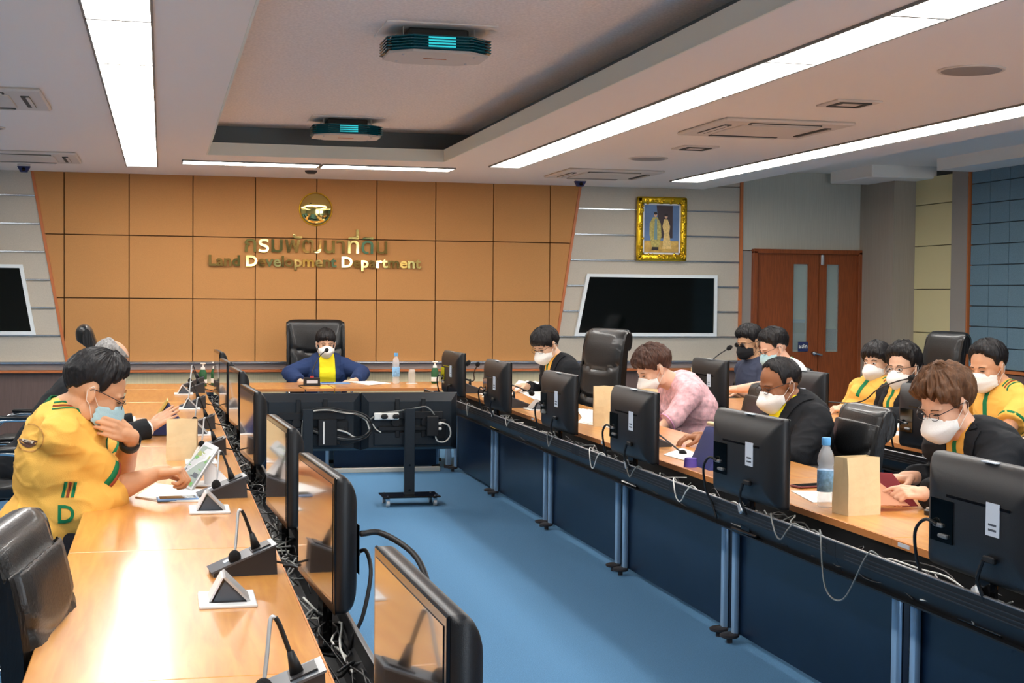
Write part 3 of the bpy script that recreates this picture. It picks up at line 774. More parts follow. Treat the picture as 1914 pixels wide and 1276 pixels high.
# right row: rotated by 180 deg so the high end faces the aisle (-x)
RM = [((2.62, 12.75), [(892, 727, 12.7), (884, 712, 12.7), (886, 696, 12.6), (892, 683, 12.5)], 'raised desk microphone between the two farthest right monitors'),
      ((2.62, 10.6), [(940, 728, 10.6), (950, 718, 10.6), (975, 726, 10.3), (992, 734, 10.1)], 'desk microphone bent down over the papers of the black suited woman'),
      ((2.70, 7.75), [(1222, 812, 7.75), (1232, 812, 7.7), (1255, 830, 7.5), (1274, 845, 7.35)], 'desk microphone bent down beside the blue tablet case'),
      ((2.62, 12.2), [(868, 722, 12.2), (866, 705, 12.2), (866, 690, 12.2), (872, 682, 12.2)], 'desk microphone nearest the hand sanitizer on the right corner'),
      ((4.36, 11.5), [(1300, 705, 11.5), (1318, 685, 11.5), (1340, 665, 11.6), (1360, 652, 11.6)], 'raised microphone before the black masked man'),
      ((4.55, 9.6), [(1594, 768, 9.6), (1602, 752, 9.5), (1640, 728, 9.2), (1672, 714, 8.85), (1700, 707, 8.7)], 'raised microphone stretching before the masked woman in black blazer of the back row'),
      ((4.36, 7.75), [(1686, 828, 7.6), (1686, 812, 7.5), (1696, 790, 7.4), (1712, 777, 7.3)], 'raised microphone curving up behind the brown haired woman'),
      ((4.85, 7.0), [(1872, 842, 7.0), (1874, 824, 7.0), (1892, 815, 7.0), (1912, 820, 6.9)], 'bent microphone at the right edge near the clasped hand')]
for (x, y), pts, lab in RM:
    t = make_mic_up(); t.location = (x, y, .75); t.rotation_euler = (0, 0, PI); t['label'] = lab; t['group'] = 'raised microphones of the right hand rows'
    Ri = Matrix.Rotation(-PI, 3, 'Z')
    neck(t, [(.03, 0, .11)]+[Ri @ (AY(u, v, yy)-V((x, y, .75))) for u, v, yy in pts[1:]])
# chairwoman microphone, back face to camera
t = thing('desk_microphone', 'black head table microphone with red ring before the woman in the blue jacket', 'microphone', (1.335, 13.28, .75))
bm = bmesh.new(); prism(bm, [(-.075, -.03, 0), (.075, -.03, 0), (.07, -.03, .075), (-.07, -.03, .075)], (0, .09, 0)); fin('base', bm, M['plastic'], t)
box('label', (0, -.032, .04), (.10, .003, .028), M['label'], t)
bm = bmesh.new(); cyl(bm, (0, 0, .075), (0, 0, .092), .018); fin('red_ring', bm, M['redring'], t)
neck(t, [(0, 0, .09), (.01, .03, .14), (.09, .25, .25), (.175, .40, .315)]); [setattr(c, 'scale', (.97, .97, .97)) for c in t.children if c.name.startswith('foam')]
bm = bmesh.new(); tube(bm, [(-.05, .06, .005), (-.12, .0, .004), (-.12, -.28, .004), (-.1, -.355, -.005), (-.09, -.37, -.04)], .004); fin('cable', bm, M['cable'], t, True)

def make_socket():
    t = thing('pop_up_socket', 'x', 'socket')
    box('plate', (0, 0, .004), (.155, .20, .010), M['plate'], t, .003)
    box('well', (0, 0, .0095), (.10, .13, .002), M['darkgrey'], t)
    bm = bmesh.new(); prism(bm, [(-.04, -.05, .009), (.055, -.05, .009), (-.005, -.05, .07)], (0, .10, 0)); fin('socket_block', bm, M['slate'], t)
    bm = bmesh.new(); prism(bm, [(.06, -.06, .010), (-.006, -.06, .078), (-.012, -.06, .074), (.053, -.06, .008)], (0, .12, 0)); fin('lid', bm, M['silver'], t)
    bm = bmesh.new(); prism(bm, [(-.045, -.055, .010), (-.012, -.055, .074), (-.016, -.055, .074), (-.051, -.055, .010)], (0, .11, 0)); fin('socket_face', bm, M['plate'], t)
    return t
so0 = make_socket()
LS = [(.175, 4.03, 'nearest white pop up desk socket on the left desks'), (.18, 5.72, 'white pop up desk socket in front of the blue phone'), (.19, 7.35, 'pop up desk socket partly behind the tilted tablet'), (.21, 8.8, 'pop up desk socket beside the dark tablet stand'), (.195, 10.75, 'second farthest pop up desk socket of the left row'), (.175, 12.3, 'farthest pop up desk socket of the left row')]
for k, (x, y, lab) in enumerate(LS):
    if k == 0: so0.location = (x, y, .75); so0['label'] = lab; so0['group'] = 'pop up desk sockets'
    else: dup(so0, (x, y, .75), 0, lab)
for (x, y, lab) in ((2.70, 11.9, 'pop up desk socket between the two farthest right monitors'), (2.70, 10.35, 'pop up desk socket before the papers of the black suited woman')):
    dup(so0, (x, y, .75), PI, lab)

# ================================================================ SCREENS ON STANDS
def make_tv():
    t = thing('television', 'x', 'television')
    W_, H_ = .745, .44
    bm = bmesh.new(); bx(bm, (0, -.02, H_/2), (W_, .03, H_), .006); fin('bezel', bm, M['plastic_gl'], t)
    bm = bmesh.new(); loops = []
    for (y, ix, it, ib) in ((-.035, 0, 0, 0), (-.045, .006, .006, .006), (-.075, .05, .062, .02), (-.082, .055, .067, .025)):
        loops.append([bm.verts.new(p) for p in ((W_/2-ix, y, H_-it), (-W_/2+ix, y, H_-it), (-W_/2+ix, y, ib), (W_/2-ix, y, ib))])
    for i in range(3):
        for k in range(4): bm.faces.new((loops[i][k], loops[i][(k+1) % 4], loops[i+1][(k+1) % 4], loops[i+1][k]))
    bm.faces.new(loops[-1]); bm.faces.new(loops[0]); fin('back_shell', bm, M['tvback'], t)
    box('lower_housing', (-.03, -.09, .09), (.5, .018, .10), M['tvback'], t, .006)
    box('input_panel', (.22, -.095, .16), (.11, .02, .15), M['plastic'], t, .005)
    for s in (-1, 1): box('vesa_rail', (s*.10, -.095, .25), (.035, .018, .30), M['plastic'], t, .004)
    box('mount_bar', (0, -.105, .27), (.50, .016, .055), M['plastic'], t, .004)
    box('mount_bar', (0, -.105, .17), (.50, .016, .035), M['plastic'], t, .004)
    for s in (-1, 1):
        bm = bmesh.new(); bmesh.ops.create_cone(bm, cap_ends=True, segments=20, radius1=.033, radius2=.033, depth=.01, matrix=Matrix.Translation((s*.115, -.113, .22)) @ Matrix.Rotation(PI/2, 4, 'X')); fin('mount_boss', bm, M['tray'], t)
    return t
tvt = make_tv(); tvt.location = (1.845, 10.98, .405); tvt['label'] = 'right of two stand mounted televisions seen from behind, white power strip on it'; tvt['group'] = 'televisions facing the head table'
dup(tvt, (1.095, 10.98, .405), 0, 'left of two stand mounted televisions seen from behind, cable loop on it')
tv1 = bpy.data.objects['television.001']
def make_stand():
    t = thing('tv_stand', 'x', 'stand')
    bm = bmesh.new(); bx(bm, (0, -.005, .40), (.078, .04, .66), .003); fin('column', bm, M['tvback'], t)
    box('base_plate', (0, -.02, .072), (.44, .26, .012), M['plastic_gl'], t, .004)
    for x in (-.18, .18):
        for y in (-.12, .08):
            bm = bmesh.new(); cyl(bm, (x-.011, y, .026), (x+.011, y, .026), .026, n=18); c = fin('caster', bm, M['silver'], t, 'auto')
            bm = bmesh.new(); bx(bm, (x, y, .052), (.03, .035, .022), .004); fin('fork', bm, M['chrome'], c)
            bm = bmesh.new(); cyl(bm, (x, y, .078), (x, y, .083), .008, n=10); fin('bolt', bm, M['chrome'], t)
    for z in (.11, .30):
        bm = bmesh.new(); cyl(bm, (0, -.026, z), (0, -.032, z), .008, n=12); fin('screw', bm, M['plastic_gl'], t)
    return t
st0 = make_stand(); st0.location = (1.83, 10.84, 0); st0['label'] = 'black television stand on casters, fully visible on the carpet'; st0['group'] = 'television stands'
dup(st0, (1.06, 10.84, 0), 0, 'black television stand half hidden behind the left monitors')
# power strip and cables on the TVs
t = thing('power_strip', 'white power strip with two black plugs behind the right television', 'power strip', (1.655, 10.845, .672))
box('body', (0, 0, 0), (.19, .03, .055), M['whitepl'], t, .006)
for x in (-.02, .07): box('plug', (x, -.025, 0), (.05, .03, .035), M['cable'], t, .01)
def TV(u, v): return AY(u, v, 10.84)
def cable(pts, r, m, lab, grp=None, name='cable', par=None):
    bm = bmesh.new(); tube(bm, pts, r, 8); o = fin(name, bm, m, par, True)
    if lab: tag(o, lab, 'cable', grp)
    return o
loop = [(568, 860), (565, 820), (567, 785), (580, 768), (610, 764), (640, 769), (665, 772), (685, 782), (692, 800), (680, 815), (655, 820), (620, 815), (590, 806), (572, 795), (569, 780)]
for k, (dx, dy, r, m) in enumerate(((0, 0, .007, 'cable_grey'), (3, -4, .006, 'cable'), (-2, 4, .006, 'cable_white'), (2, 6, .005, 'cable'))):
    cable([TV(u+dx, v+dy*.6)+V((0, -.006*k, 0)) for u, v in (loop if k != 2 else loop[2:9])], r, M[m], ['grey strand of the cable loop on the left television', 'topmost black strand of the cable loop on the left television', 'white strand of the cable loop on the left television', 'lowest black strand of the cable loop on the left television'][k], 'cable loop strands on the left television')
cable([TV(u, v) for u, v in ((690, 785), (710, 773), (745, 768), (780, 762), (795, 760), (805, 766), (812, 775))], .006, M['cable_grey'], 'grey cable running over the right television back')
cable([TV(u, v) for u, v in ((822, 789), (838, 795), (842, 812), (832, 825), (818, 824), (813, 812))], .006, M['cable_white'], 'white cable looping at the right end of the right television')
cable([TV(u, v) for u, v in ((630, 803), (648, 808), (660, 816), (668, 818))], .007, M['cable_white'], 'white cable plugged into the black box on the left television')
cable([TV(u, v) for u, v in ((696, 792), (703, 802), (712, 808))], .005, M['cable_white'], 'short white cable hanging under the white power strip')
cable([TV(u, v) for u, v in ((622, 822), (640, 832), (665, 826), (690, 815))], .004, M['cable'], 'thin black cable under the left television loop')
t = thing('control_box', 'black box with white stripe on the left television back', 'box', TV(612, 808))
box('body', (0, 0, 0), (.14, .05, .20), M['plastic'], t, .004); box('stripe', (-.03, -.027, 0), (.012, .004, .17), M['whitepl'], t)
t = thing('control_box', 'black box with two white plugs on the right television back', 'box', TV(808, 796))
box('body', (0, 0, 0), (.09, .05, .15), M['plastic'], t, .004)
for z in (.02, -.02): box('plug', (.055, -.01, z), (.03, .016, .018), M['whitepl'], t, .003)
t = thing('power_strip', 'white power strip on the carpet behind the left monitors', 'power strip', (AZ(545, 935, 0).x, AZ(545, 935, 0).y, .022))
box('body', (0, 0, 0), (.40, .07, .044), M['whitepl'], t, .006); box('plug', (-.02, 0, .045), (.04, .04, .05), M['whitepl'], t, .008)
bm = bmesh.new(); tube(bm, [(-.02, 0, .07), (-.05, 0, .12), (-.12, .02, .14), (-.2, .03, .1)], .006); fin('cord', bm, M['cable_white'], t, True)

# ================================================================ CABLES IN THE TRAYS
def tangle(x0, x1, y0, y1, z, n, seed, lab):
    rnd = random.Random(seed); bm = bmesh.new(); cols = [M['cable'], M['cable_grey'], M['cable_white']]
    me = None; faces = []
    for k in range(n):
        y = rnd.uniform(y0, y1); L = rnd.uniform(.25, .8); x = rnd.uniform(x0, x1)
        pts = []
        for q in range(5):
            pts.append((min(x1, max(x0, x+rnd.uniform(-.05, .05))), min(y1, y+L*q/4), z+rnd.uniform(0, .075)))
        f0 = len(bm.faces); tube(bm, pts, rnd.uniform(.0022, .004), 5, res=3); bm.faces.ensure_lookup_table()
        mi = rnd.choices((0, 1, 2), (6, 3, 1))[0]
        for f in bm.faces[f0:]: f.material_index = mi
    o = fin('tangled_cables', bm, None, None, True)
    for m in cols: o.data.materials.append(m)
    tag(o, lab, 'cables', kind='stuff')
tangle(LXD+.01, LXD+.11, 1.8, 12.7, .637, 130, 1, 'tangled cables lying in the tray of the left desk row')
tangle(RXD-.20, RXD-.01, 2.3, 12.8, .637, 200, 2, 'tangled cables lying in the tray of the right desk row')
tangle(R2X-.20, R2X-.01, 6.0, 11.6, .637, 60, 3, 'tangled cables lying in the tray of the back row desks')
def hang(y, x, l, d, lab, m='cable_grey'):
    # loop over the lip on the aisle side
    cable([(x+.08, y+.15, .68), (x+.02, y+.08, .752), (x-.008, y+.02, .745), (x-.02, y-.05, .745-d), (x-.02, y-.05-l/2, .735-d), (x-.015, y-.05-l, .73), (x+.01, y-.07-l, .752), (x+.06, y-.1-l, .68)], .0032, M[m], lab, 'cables hanging over the right tray lip')
hang(4.72, RXD-TW-.005, .28, .17, 'long cable hanging low over the nearest desk leg pair')
hang(3.35, RXD-TW-.005, .08, .05, 'short cable loop on the lip below the nearest right monitor')
hang(6.25, RXD-TW-.005, .12, .06, 'grey cable loop hanging before the monitor of the black suited man', 'cable_white')
hang(5.15, RXD-TW-.005, .10, .05, 'black and grey cable bend beside the second monitor foot')
hang(7.6, RXD-TW-.005, .10, .07, 'pale cable hanging before the third right monitor', 'cable_white')
hang(6.95, RXD-TW-.005, .07, .04, 'thin cable twist below the pink bloused woman monitor')
hang(8.5, RXD-TW-.005, .05, .05, 'small cable end at the lip of the fourth desk')
hang(10.9, RXD-TW-.005, .03, .06, 'cable end dangling near the farthest right monitors')
hang(9.6, RXD-TW-.005, .03, .03, 'short wire tie hanging at the fifth desk lip')
cable([(.50, 3.7, .98), (.56, 3.72, .975), (.63, 3.6, .93), (.64, 3.5, .84), (.57, 3.45, .74), (.50, 3.5, .70), (.46, 3.6, .66)], .008, M['cable'], 'thick black cable arching behind the second nearest left monitor')
cable([(.47, 5.1, .95), (.50, 5.0, .97), (.51, 4.9, .90), (.48, 4.9, .75)], .006, M['cable'], 'black cable bend behind the third left monitor')
cable([(.36, 4.42, .77), (.40, 4.4, .765), (.46, 4.2, .75), (.50, 4.1, .74), (.47, 4.0, .72)], .005, M['cable'], 'black cable from the microphone across the left tray')

# ================================================================ CHAIRS
def make_chair(ztop, name='office_chair', hi=True, W_=.56):
    """person faces +y; origin on the floor under the seat"""
    t = thing(name, 'x', 'chair')
    # backrest cross-section in (y,z): closed profile
    h = ztop
    front = [(-.20, .46), (-.225, .58), (-.235, .70), (-.25, .70+(h-.70)*.35), (-.275, .70+(h-.70)*.7), (-.30, h-.09), (-.325, h-.03), (-.365, h)]
    back = [(-.41, h-.008), (-.445, h-.05), (-.44, h-.12), (-.40, h-.15), (-.375, h-.16), (-.36, .70+(h-.70)*.5), (-.345, .70), (-.32, .56), (-.29, .45)]
    P = catmull([V((0, a, b)) for a, b in front+back], 10)
    prof = [(p.y, p.z) for p in P]; nf = len(front)*10
    cy = sum(p[0] for p in prof)/len(prof)
    bm = bmesh.new(); NX = 22; rings = []
    for i in range(NX+1):
        u = -1+2*i/NX; x = u*W_/2; e = (1-abs(u)**6)**.5 if abs(u) < 1 else 0
        e = .35+.65*e; ring = []
        for j, (y, z) in enumerate(prof):
            # centre line between front and back at this height
            cyl_ = -.30 if z < .7 else -.30-.06*(z-.7)/(h-.7)
            yy = cyl_+(y-cyl_)*e
            zz = z-(1-e)*.03*(1 if z > .8 else 0)
            if j < nf and hi is not None:
                for zc in ((.78, 1.02) if hi else (.74,)):
                    d = zz-(zc+.06*(u*u)-.03); yy -= (.020 if hi else .010)*math.exp(-(d/.016)**2)
                yy += .0022*math.sin(x*120+2*math.sin(z*9))
            ring.append(bm.verts.new((x, yy, zz)))
        rings.append(ring)
    n = len(prof)
    for i in range(NX):
        for j in range(n): bm.faces.new((rings[i][j], rings[i][(j+1) % n], rings[i+1][(j+1) % n], rings[i+1][j]))
    bm.faces.new(rings[0]); bm.faces.new(list(reversed(rings[-1])))
    fin('backrest', bm, M['leather'], t, 'auto')
    # gathered side panels
    for s in (-1, 1):
        bm = bmesh.new(); pr = []
        for j, (y, z) in enumerate(prof):
            cyl_ = -.30 if z < .7 else -.30-.06*(z-.7)/(h-.7)
            wv = 1+.16*math.sin(j*2.4)
            pr.append((cyl_+(y-cyl_)*.62, z*.97+.02 if z > .8 else z+.01, wv))
        a = [bm.verts.new((s*(W_/2-.01), y, z)) for y, z, q in pr]; b = [bm.verts.new((s*(W_/2+.008+.008*q), (y+.32)*.8-.32, z*.985+.01)) for y, z, q in pr]
        c = bm.verts.new((s*(W_/2+.018), -.33, (h+.5)/2+.05))
        for j in range(n): bm.faces.new((a[j], a[(j+1) % n], b[(j+1) % n], b[j]))
        bm.faces.new(b)
        fin('side_gusset', bm, M['pleat'], t, 'auto')
    bm = bmesh.new(); bx(bm, (0, .03, .46), (W_-.03, .50, .11), .05, seg=4); fin('seat', bm, M['leather'], t, True)
    for s in (-1, 1):
        bm = bmesh.new(); tube(bm, [(s*.24, .18, .42), (s*.30, .20, .52), (s*.31, .16, .64), (s*.31, .0, .66), (s*.31, -.16, .64), (s*.29, -.25, .56)], .014, 8); a_ = fin('armrest', bm, M['chrome'], t, True)
        bm = bmesh.new(); bx(bm, (s*.31, .0, .678), (.055, .28, .03), .013, seg=2); fin('arm_pad', bm, M['leather'], a_, True)
    bm = bmesh.new(); cyl(bm, (0, 0, .10), (0, 0, .40), .028); cyl(bm, (0, 0, .38), (0, 0, .42), .11); fin('gas_column', bm, M['plastic'], t, 'auto')
    for k in range(5):
        a = 2*PI*k/5+.3; d = V((math.cos(a), math.sin(a), 0))
        bm = bmesh.new(); tube(bm, [d*.02+V((0, 0, .12)), d*.16+V((0, 0, .10)), d*.29+V((0, 0, .075))], [.026, .016], 8); l = fin('base_leg', bm, M['chrome'], t, True)
        bm = bmesh.new(); q = V((-d.y, d.x, 0)); p = d*.29+V((0, 0, .03)); cyl(bm, p-q*.022, p+q*.022, .03, n=14); fin('caster', bm, M['plastic'], l, 'auto')
    return t
ch_hi = make_chair(1.33); ch_lo = make_chair(.97, hi=False)
usedc = {'hi': False, 'lo': False}
def chair(kind, x, y, face, lab, grp, z=0):
    """face: direction the sitter faces, degrees (0=+x)"""
    src = ch_hi if kind == 'hi' else ch_lo; rz = math.radians(face-90)
    if not usedc[kind]:
        usedc[kind] = True; src.location = (x, y, z); src.rotation_euler = (0, 0, rz); src['label'] = lab; src['group'] = grp; return src
    return dup(src, (x, y, z), rz, lab, grp)
HG, LG = 'high backed black leather chairs', 'low backed black leather chairs'
chair('hi', 1.53, 14.52, 270, 'high backed black leather chair behind the woman in the blue jacket', HG)
chair('hi', 3.22, 11.25, 197, 'empty high backed black leather chair before the right wall display', HG)
chair('hi', -.23, 12.15, 3, 'high backed black leather chair whose scrolled top shows behind the grey haired man', HG)
chair('hi', 5.95, 10.75, 180, 'high backed black leather chair against the cream wall panels', HG)
chair('hi', -1.0, 11.3, -5, 'black leather chair cut by the left edge of the photo', HG)
fc = chair('lo', -.06, 3.62, -7, 'black leather chair in the left foreground with shiny scrolled top', LG); fc.location = (-.01, 3.80, 0); fc.scale = (1, 1, 1.05)
chair('lo', 3.46, 12.15, 200, 'chair under the black suited woman at the far papers', LG)
chair('lo', 3.58, 9.0, 176, 'low black leather chair behind the woman in the pink blouse', LG)
chair('lo', 3.37, 7.20, 176, 'low black leather chair behind the man with yellow collar', LG)
chair('lo', 3.60, 5.45, 188, 'chair under the brown haired woman holding the red folder', LG)
chair('lo', 4.85, 12.1, 184, 'chair under the man in dark shirt and black mask', LG)
chair('lo', 4.82, 11.25, 182, 'chair under the man in white shirt with green collar', LG)
chair('lo', 5.0, 9.85, 190, 'chair under the woman in the yellow shirt', LG)
chair('lo', 5.05, 9.1, 188, 'chair under the black blazered woman of the back row', LG)
chair('lo', 5.25, 8.1, 190, 'chair under the man in the yellow shirt at the right edge', LG)
chair('lo', 5.25, 6.9, 190, 'chair just outside the right edge of the photo', LG)
chair('lo', -.85, 6.0, 0, 'black leather chair under the man in the yellow shirt at the left', LG)
chair('lo', -.95, 8.75, 5, 'chair under the grey haired man in the black suit', LG)

# ================================================================ THINGS ON THE DESKS
def bag(x, y, w_, d_, h_, rz, lab, grp='kraft paper bags', fold=0):
    t = thing('paper_bag', lab, 'bag', (x, y, .75), rz, grp)
    bm = bmesh.new(); NZ = 7; rings = []
    for k in range(NZ):
        s = k/(NZ-1); z = h_*s; dd = d_/2*(1-.55*s**2*(1 if fold == 0 else .4)); g = .006*math.sin(k*2.1)
        ww = w_/2*(1+.02*math.sin(k*1.3))
        rings.append([bm.verts.new(p) for p in ((-ww, -dd, z), (g, -dd-.004*math.sin(k), z+(.006 if k == NZ-1 else 0)), (ww, -dd, z), (ww-.012*s, 0, z), (ww, dd, z), (-g, dd, z), (-ww, dd, z), (-ww+.012*s, 0, z))])
    for i in range(NZ-1):
        for k in range(8): bm.faces.new((rings[i][k], rings[i][(k+1) % 8], rings[i+1][(k+1) % 8], rings[i+1][k]))
    bm.faces.new(rings[0])
    o = fin('bag_body', bm, M['kraft'], t)
    md = o.modifiers.new('thick', 'SOLIDIFY'); md.thickness = .0015
    return t
bag(.10, 7.5, .15, .10, .205, -.1, 'tall kraft paper bag on the left desk behind the tilted tablet')
b4 = bag(2.665, 5.20, .15, .11, .225, .15, 'open kraft paper bag next to the water bottle', fold=1)
bag(2.80, 9.0, .13, .10, .26, -.2, 'kraft paper bag left of the pink bloused woman monitor')
bag(2.93, 8.55, .15, .10, .27, .1, 'kraft paper bag at the elbow of the pink bloused woman')
bag(4.30, 11.15, .15, .10, .27, 0, 'kraft paper bag left of the back row monitor')
def bottle(x, y, s, lab):
    t = thing('water_bottle', lab, 'bottle', (x, y, .75), 0, 'plastic water bottles')
    bm = bmesh.new(); lathe(bm, [(.0005, .002), (.026*s, 0), (.03*s, .01), (.03*s, .04), (.028*s, .05), (.03*s, .06), (.03*s, .14*s), (.027*s, .15*s), (.031*s, .165*s), (.026*s, .195*s), (.014*s, .22*s), (.013*s, .235*s), (.0005, .236*s)], 20); fin('bottle_body', bm, M['water'], t, True)
    bm = bmesh.new(); lathe(bm, [(.0306*s, .065), (.0312*s, .066), (.0312*s, .135*s), (.0306*s, .136*s)], 20); fin('label_sleeve', bm, M['bluelabel'], t, True)
    bm = bmesh.new(); lathe(bm, [(.0155*s, .225*s), (.0165*s, .227*s), (.0165*s, .25*s), (.015*s, .253*s), (.0005, .253*s)], 18); fin('cap', bm, M['bluecap'], t, 'auto')
bottle(2.62, 5.38, 1.12, 'clear water bottle with blue label beside the open kraft bag')
bottle(AZ(741, 717, .75).x, 13.55, 1.15, 'clear water bottle with blue label on the head table')
t = thing('drinking_glass', 'upturned drinking glass beside the bottle on the head table', 'glass', (2.30, 13.5, .75))
bm = bmesh.new(); lathe(bm, [(.036, 0), (.034, .1), (.028, .135), (.0005, .14)], 20); fin('tumbler', bm, M['clearglass'], t, True)
bm = bmesh.new(); lathe(bm, [(.0005, -.0), (.05, 0), (.055, .006), (.05, .007)], 20); fin('saucer', bm, M['plate'], t, True)
def sanitizer(x, y, lab):
    t = thing('pump_bottle', lab, 'bottle', (x, y, .75), 0, 'hand sanitizer pump bottles')
    bm = bmesh.new(); lathe(bm, [(.0005, 0), (.032, 0), (.035, .01), (.035, .12), (.02, .15), (.012, .16), (.0005, .16)], 18); fin('bottle_body', bm, M['green_lbl'], t, True)
    bm = bmesh.new(); lathe(bm, [(.0355, .02), (.036, .021), (.036, .06), (.0355, .061)], 18); fin('label_sleeve', bm, M['whitepl'], t, True)
    bm = bmesh.new(); lathe(bm, [(.0205, .148), (.018, .17), (.008, .175), (.006, .20), (.0005, .20)], 14); bx(bm, (.0, -.012, .205), (.05, .016, .012), .004); fin('pump', bm, M['whitepl'], t, 'auto')
sanitizer(.36, 13.35, 'green pump bottle standing behind the left row microphones')
sanitizer(.47, 13.5, 'pump bottle half hidden by the farthest left monitors')
sanitizer(2.53, 13.55, 'green pump bottle at the right end of the head table')
def sheet(pts_uv, lab, grp=None, z=.7505, m='paper', th=.003, n=1):
    P = [AZ(u, v, .75) for u, v in pts_uv]; c = sum(P, V((0, 0, 0)))/len(P)
    t = thing('papers', lab, 'papers', (c.x, c.y, z), 0, grp)
    for k in range(n):
        bm = bmesh.new(); a = .06*k; R = Matrix.Rotation(a, 3, 'Z')
        prism(bm, [R @ V((p.x-c.x, p.y-c.y, k*.0035)) for p in P], (0, 0, th)); fin('sheet', bm, M[m], t)
    return t
sheet([(252, 930), (300, 905), (385, 918), (372, 938), (300, 938)], 'white printed sheets under the hand of the man in yellow', n=2)
sheet([(958, 727), (1000, 712), (1050, 728), (1010, 752)], 'white papers before the black suited woman', n=3)
sheet([(900, 742), (925, 728), (960, 735), (945, 748)], 'white sheets between the two farthest right monitors', n=2)
sheet([(1080, 790), (1100, 765), (1150, 775), (1140, 800)], 'white papers beside the kraft bag of the pink bloused woman', n=3)
sheet([(1478, 918), (1560, 920), (1580, 938), (1520, 940)], 'pale folder lying beside the red brown phone')
sheet([(1600, 782), (1700, 790), (1690, 800), (1600, 795)], 'white papers before the two back row women', n=2)
sheet([(1640, 806), (1712, 806), (1712, 815), (1645, 812)], 'white sheets nearer on the back row desk')
sheet([(650, 714), (700, 713), (730, 717), (690, 720)], 'white papers by the hand of the woman in the blue jacket', n=2)
sheet([(1875, 838), (1914, 832), (1925, 845), (1890, 850)], 'white notebook at the right edge before the clasped hand')
t = sheet([(1240, 850), (1275, 838), (1310, 850), (1290, 864)], 'pale tray like notebook under the bent microphone')
def slab(name, lab, cat, c, s, m, rz=0, R=None, bev=.004, screen=None):
    t = thing(name, lab, cat, c, rz)
    box('body', (0, 0, 0), s, M[m], t, bev, R)
    if screen:
        off = (R @ V((0, 0, s[2]/2+.0006))) if R is not None else V((0, 0, s[2]/2+.0006))
        box('screen', off, (s[0]*.88, s[1]*.88, .0012), M[screen], t, 0, R)
    return t
p = AZ(332, 935, .75); slab('phone', 'phone in pale blue case lying near the left pop up socket', 'phone', (p.x, p.y, .757), (.165, .085, .012), 'bluephone', .05, screen='black_glass')
p = AZ(1513, 910, .75); slab('phone', 'dark phone in red brown case beside the right row monitor', 'phone', (p.x, p.y, .756), (.16, .08, .010), 'redphone', .2, screen='black_glass')
p = AZ(625, 717, .75); slab('tablet', 'slate blue tablet on the head table', 'tablet', (p.x, p.y, .756), (.28, .18, .010), 'bluephone', 0)
slab('pen', 'blue pen on the slate blue tablet', 'pen', (p.x-.06, p.y, .765), (.13, .009, .009), 'navyfab', .2)
# tilted tablet on a stand in front of the man in yellow
pc = AY(367, 872, 6.62)
t = thing('tablet', 'tilted tablet with lit green and white screen on a folding stand', 'tablet', (pc.x, pc.y, .75))
# plane: leans back; long side goes up right
a = AY(333, 897, 6.45); b = AY(383, 827, 6.7); c = AY(402, 838, 6.72); d = AY(352, 908, 6.45)
a2, b2, c2, d2 = [V(q)-V(t.location) for q in (AY(326, 896, 6.40), AY(385, 824, 6.66), AY(409, 836, 6.52), AY(358, 915, 6.26))]
nrm = (b2-a2).cross(d2-a2).normalized()
if nrm.y > 0: nrm = -nrm
bm = bmesh.new(); prism(bm, [a2, b2, c2, d2], -nrm*.012); fin('body', bm, M['silver'], t)
def quad(f0, f1, g0, g1, o_):
    L = lambda s, r: (a2*(1-s)+b2*s)*(1-r)+(d2*(1-s)+c2*s)*r
    return [L(f0, g0)+nrm*o_, L(f1, g0)+nrm*o_, L(f1, g1)+nrm*o_, L(f0, g1)+nrm*o_]
bm = bmesh.new(); prism(bm, quad(.03, .90, .08, .93, .0008), nrm*.0006); fin('screen', bm, M['brightscr'], t)
for (f0, f1, m) in ((.05, .12, 'scr_b'), (.22, .32, 'ink'), (.66, .76, 'scr_a'), (.57, .64, 'scr_b'), (.4, .42, 'scr_b')):
    bm = bmesh.new(); prism(bm, quad(f0, f1, .12, .88, .0018), nrm*.0005); fin('screen_block', bm, M[m], t)
bm = bmesh.new(); mid = (a2+b2+c2+d2)/4; bx(bm, (mid.x+.05, mid.y+.03, .005), (.20, .16, .008), .003)
prism(bm, [(mid.x+.03, mid.y+.0, .008), (mid.x+.14, mid.y+.0, .008), (mid.x+.02, mid.y+.02, .14)], (0, .08, 0)); fin('stand', bm, M['plate'], t)
# yellow tablet in a dark stand further along
p = AZ(285, 812, .75)
t = thing('tablet', 'yellow backed tablet leaning on a dark folded case before the grey haired man', 'tablet', (p.x+.02, p.y, .75), .0)
R = Matrix.Rotation(-1.0, 3, 'Y')
box('body', (.0, 0, .10), (.26, .20, .012), M['yellowcase'], t, .004, R)
bm = bmesh.new(); prism(bm, [(-.05, -.09, .004), (.20, -.09, .004), (.07, -.09, .19)], (0, .18, 0)); fin('folded_case', bm, M['navyfab'], t)
bm = bmesh.new(); tube(bm, [(-.075, -.1, .02), (-.09, -.1, .05)], .01); fin('pen_loop', bm, M['plate'], t)
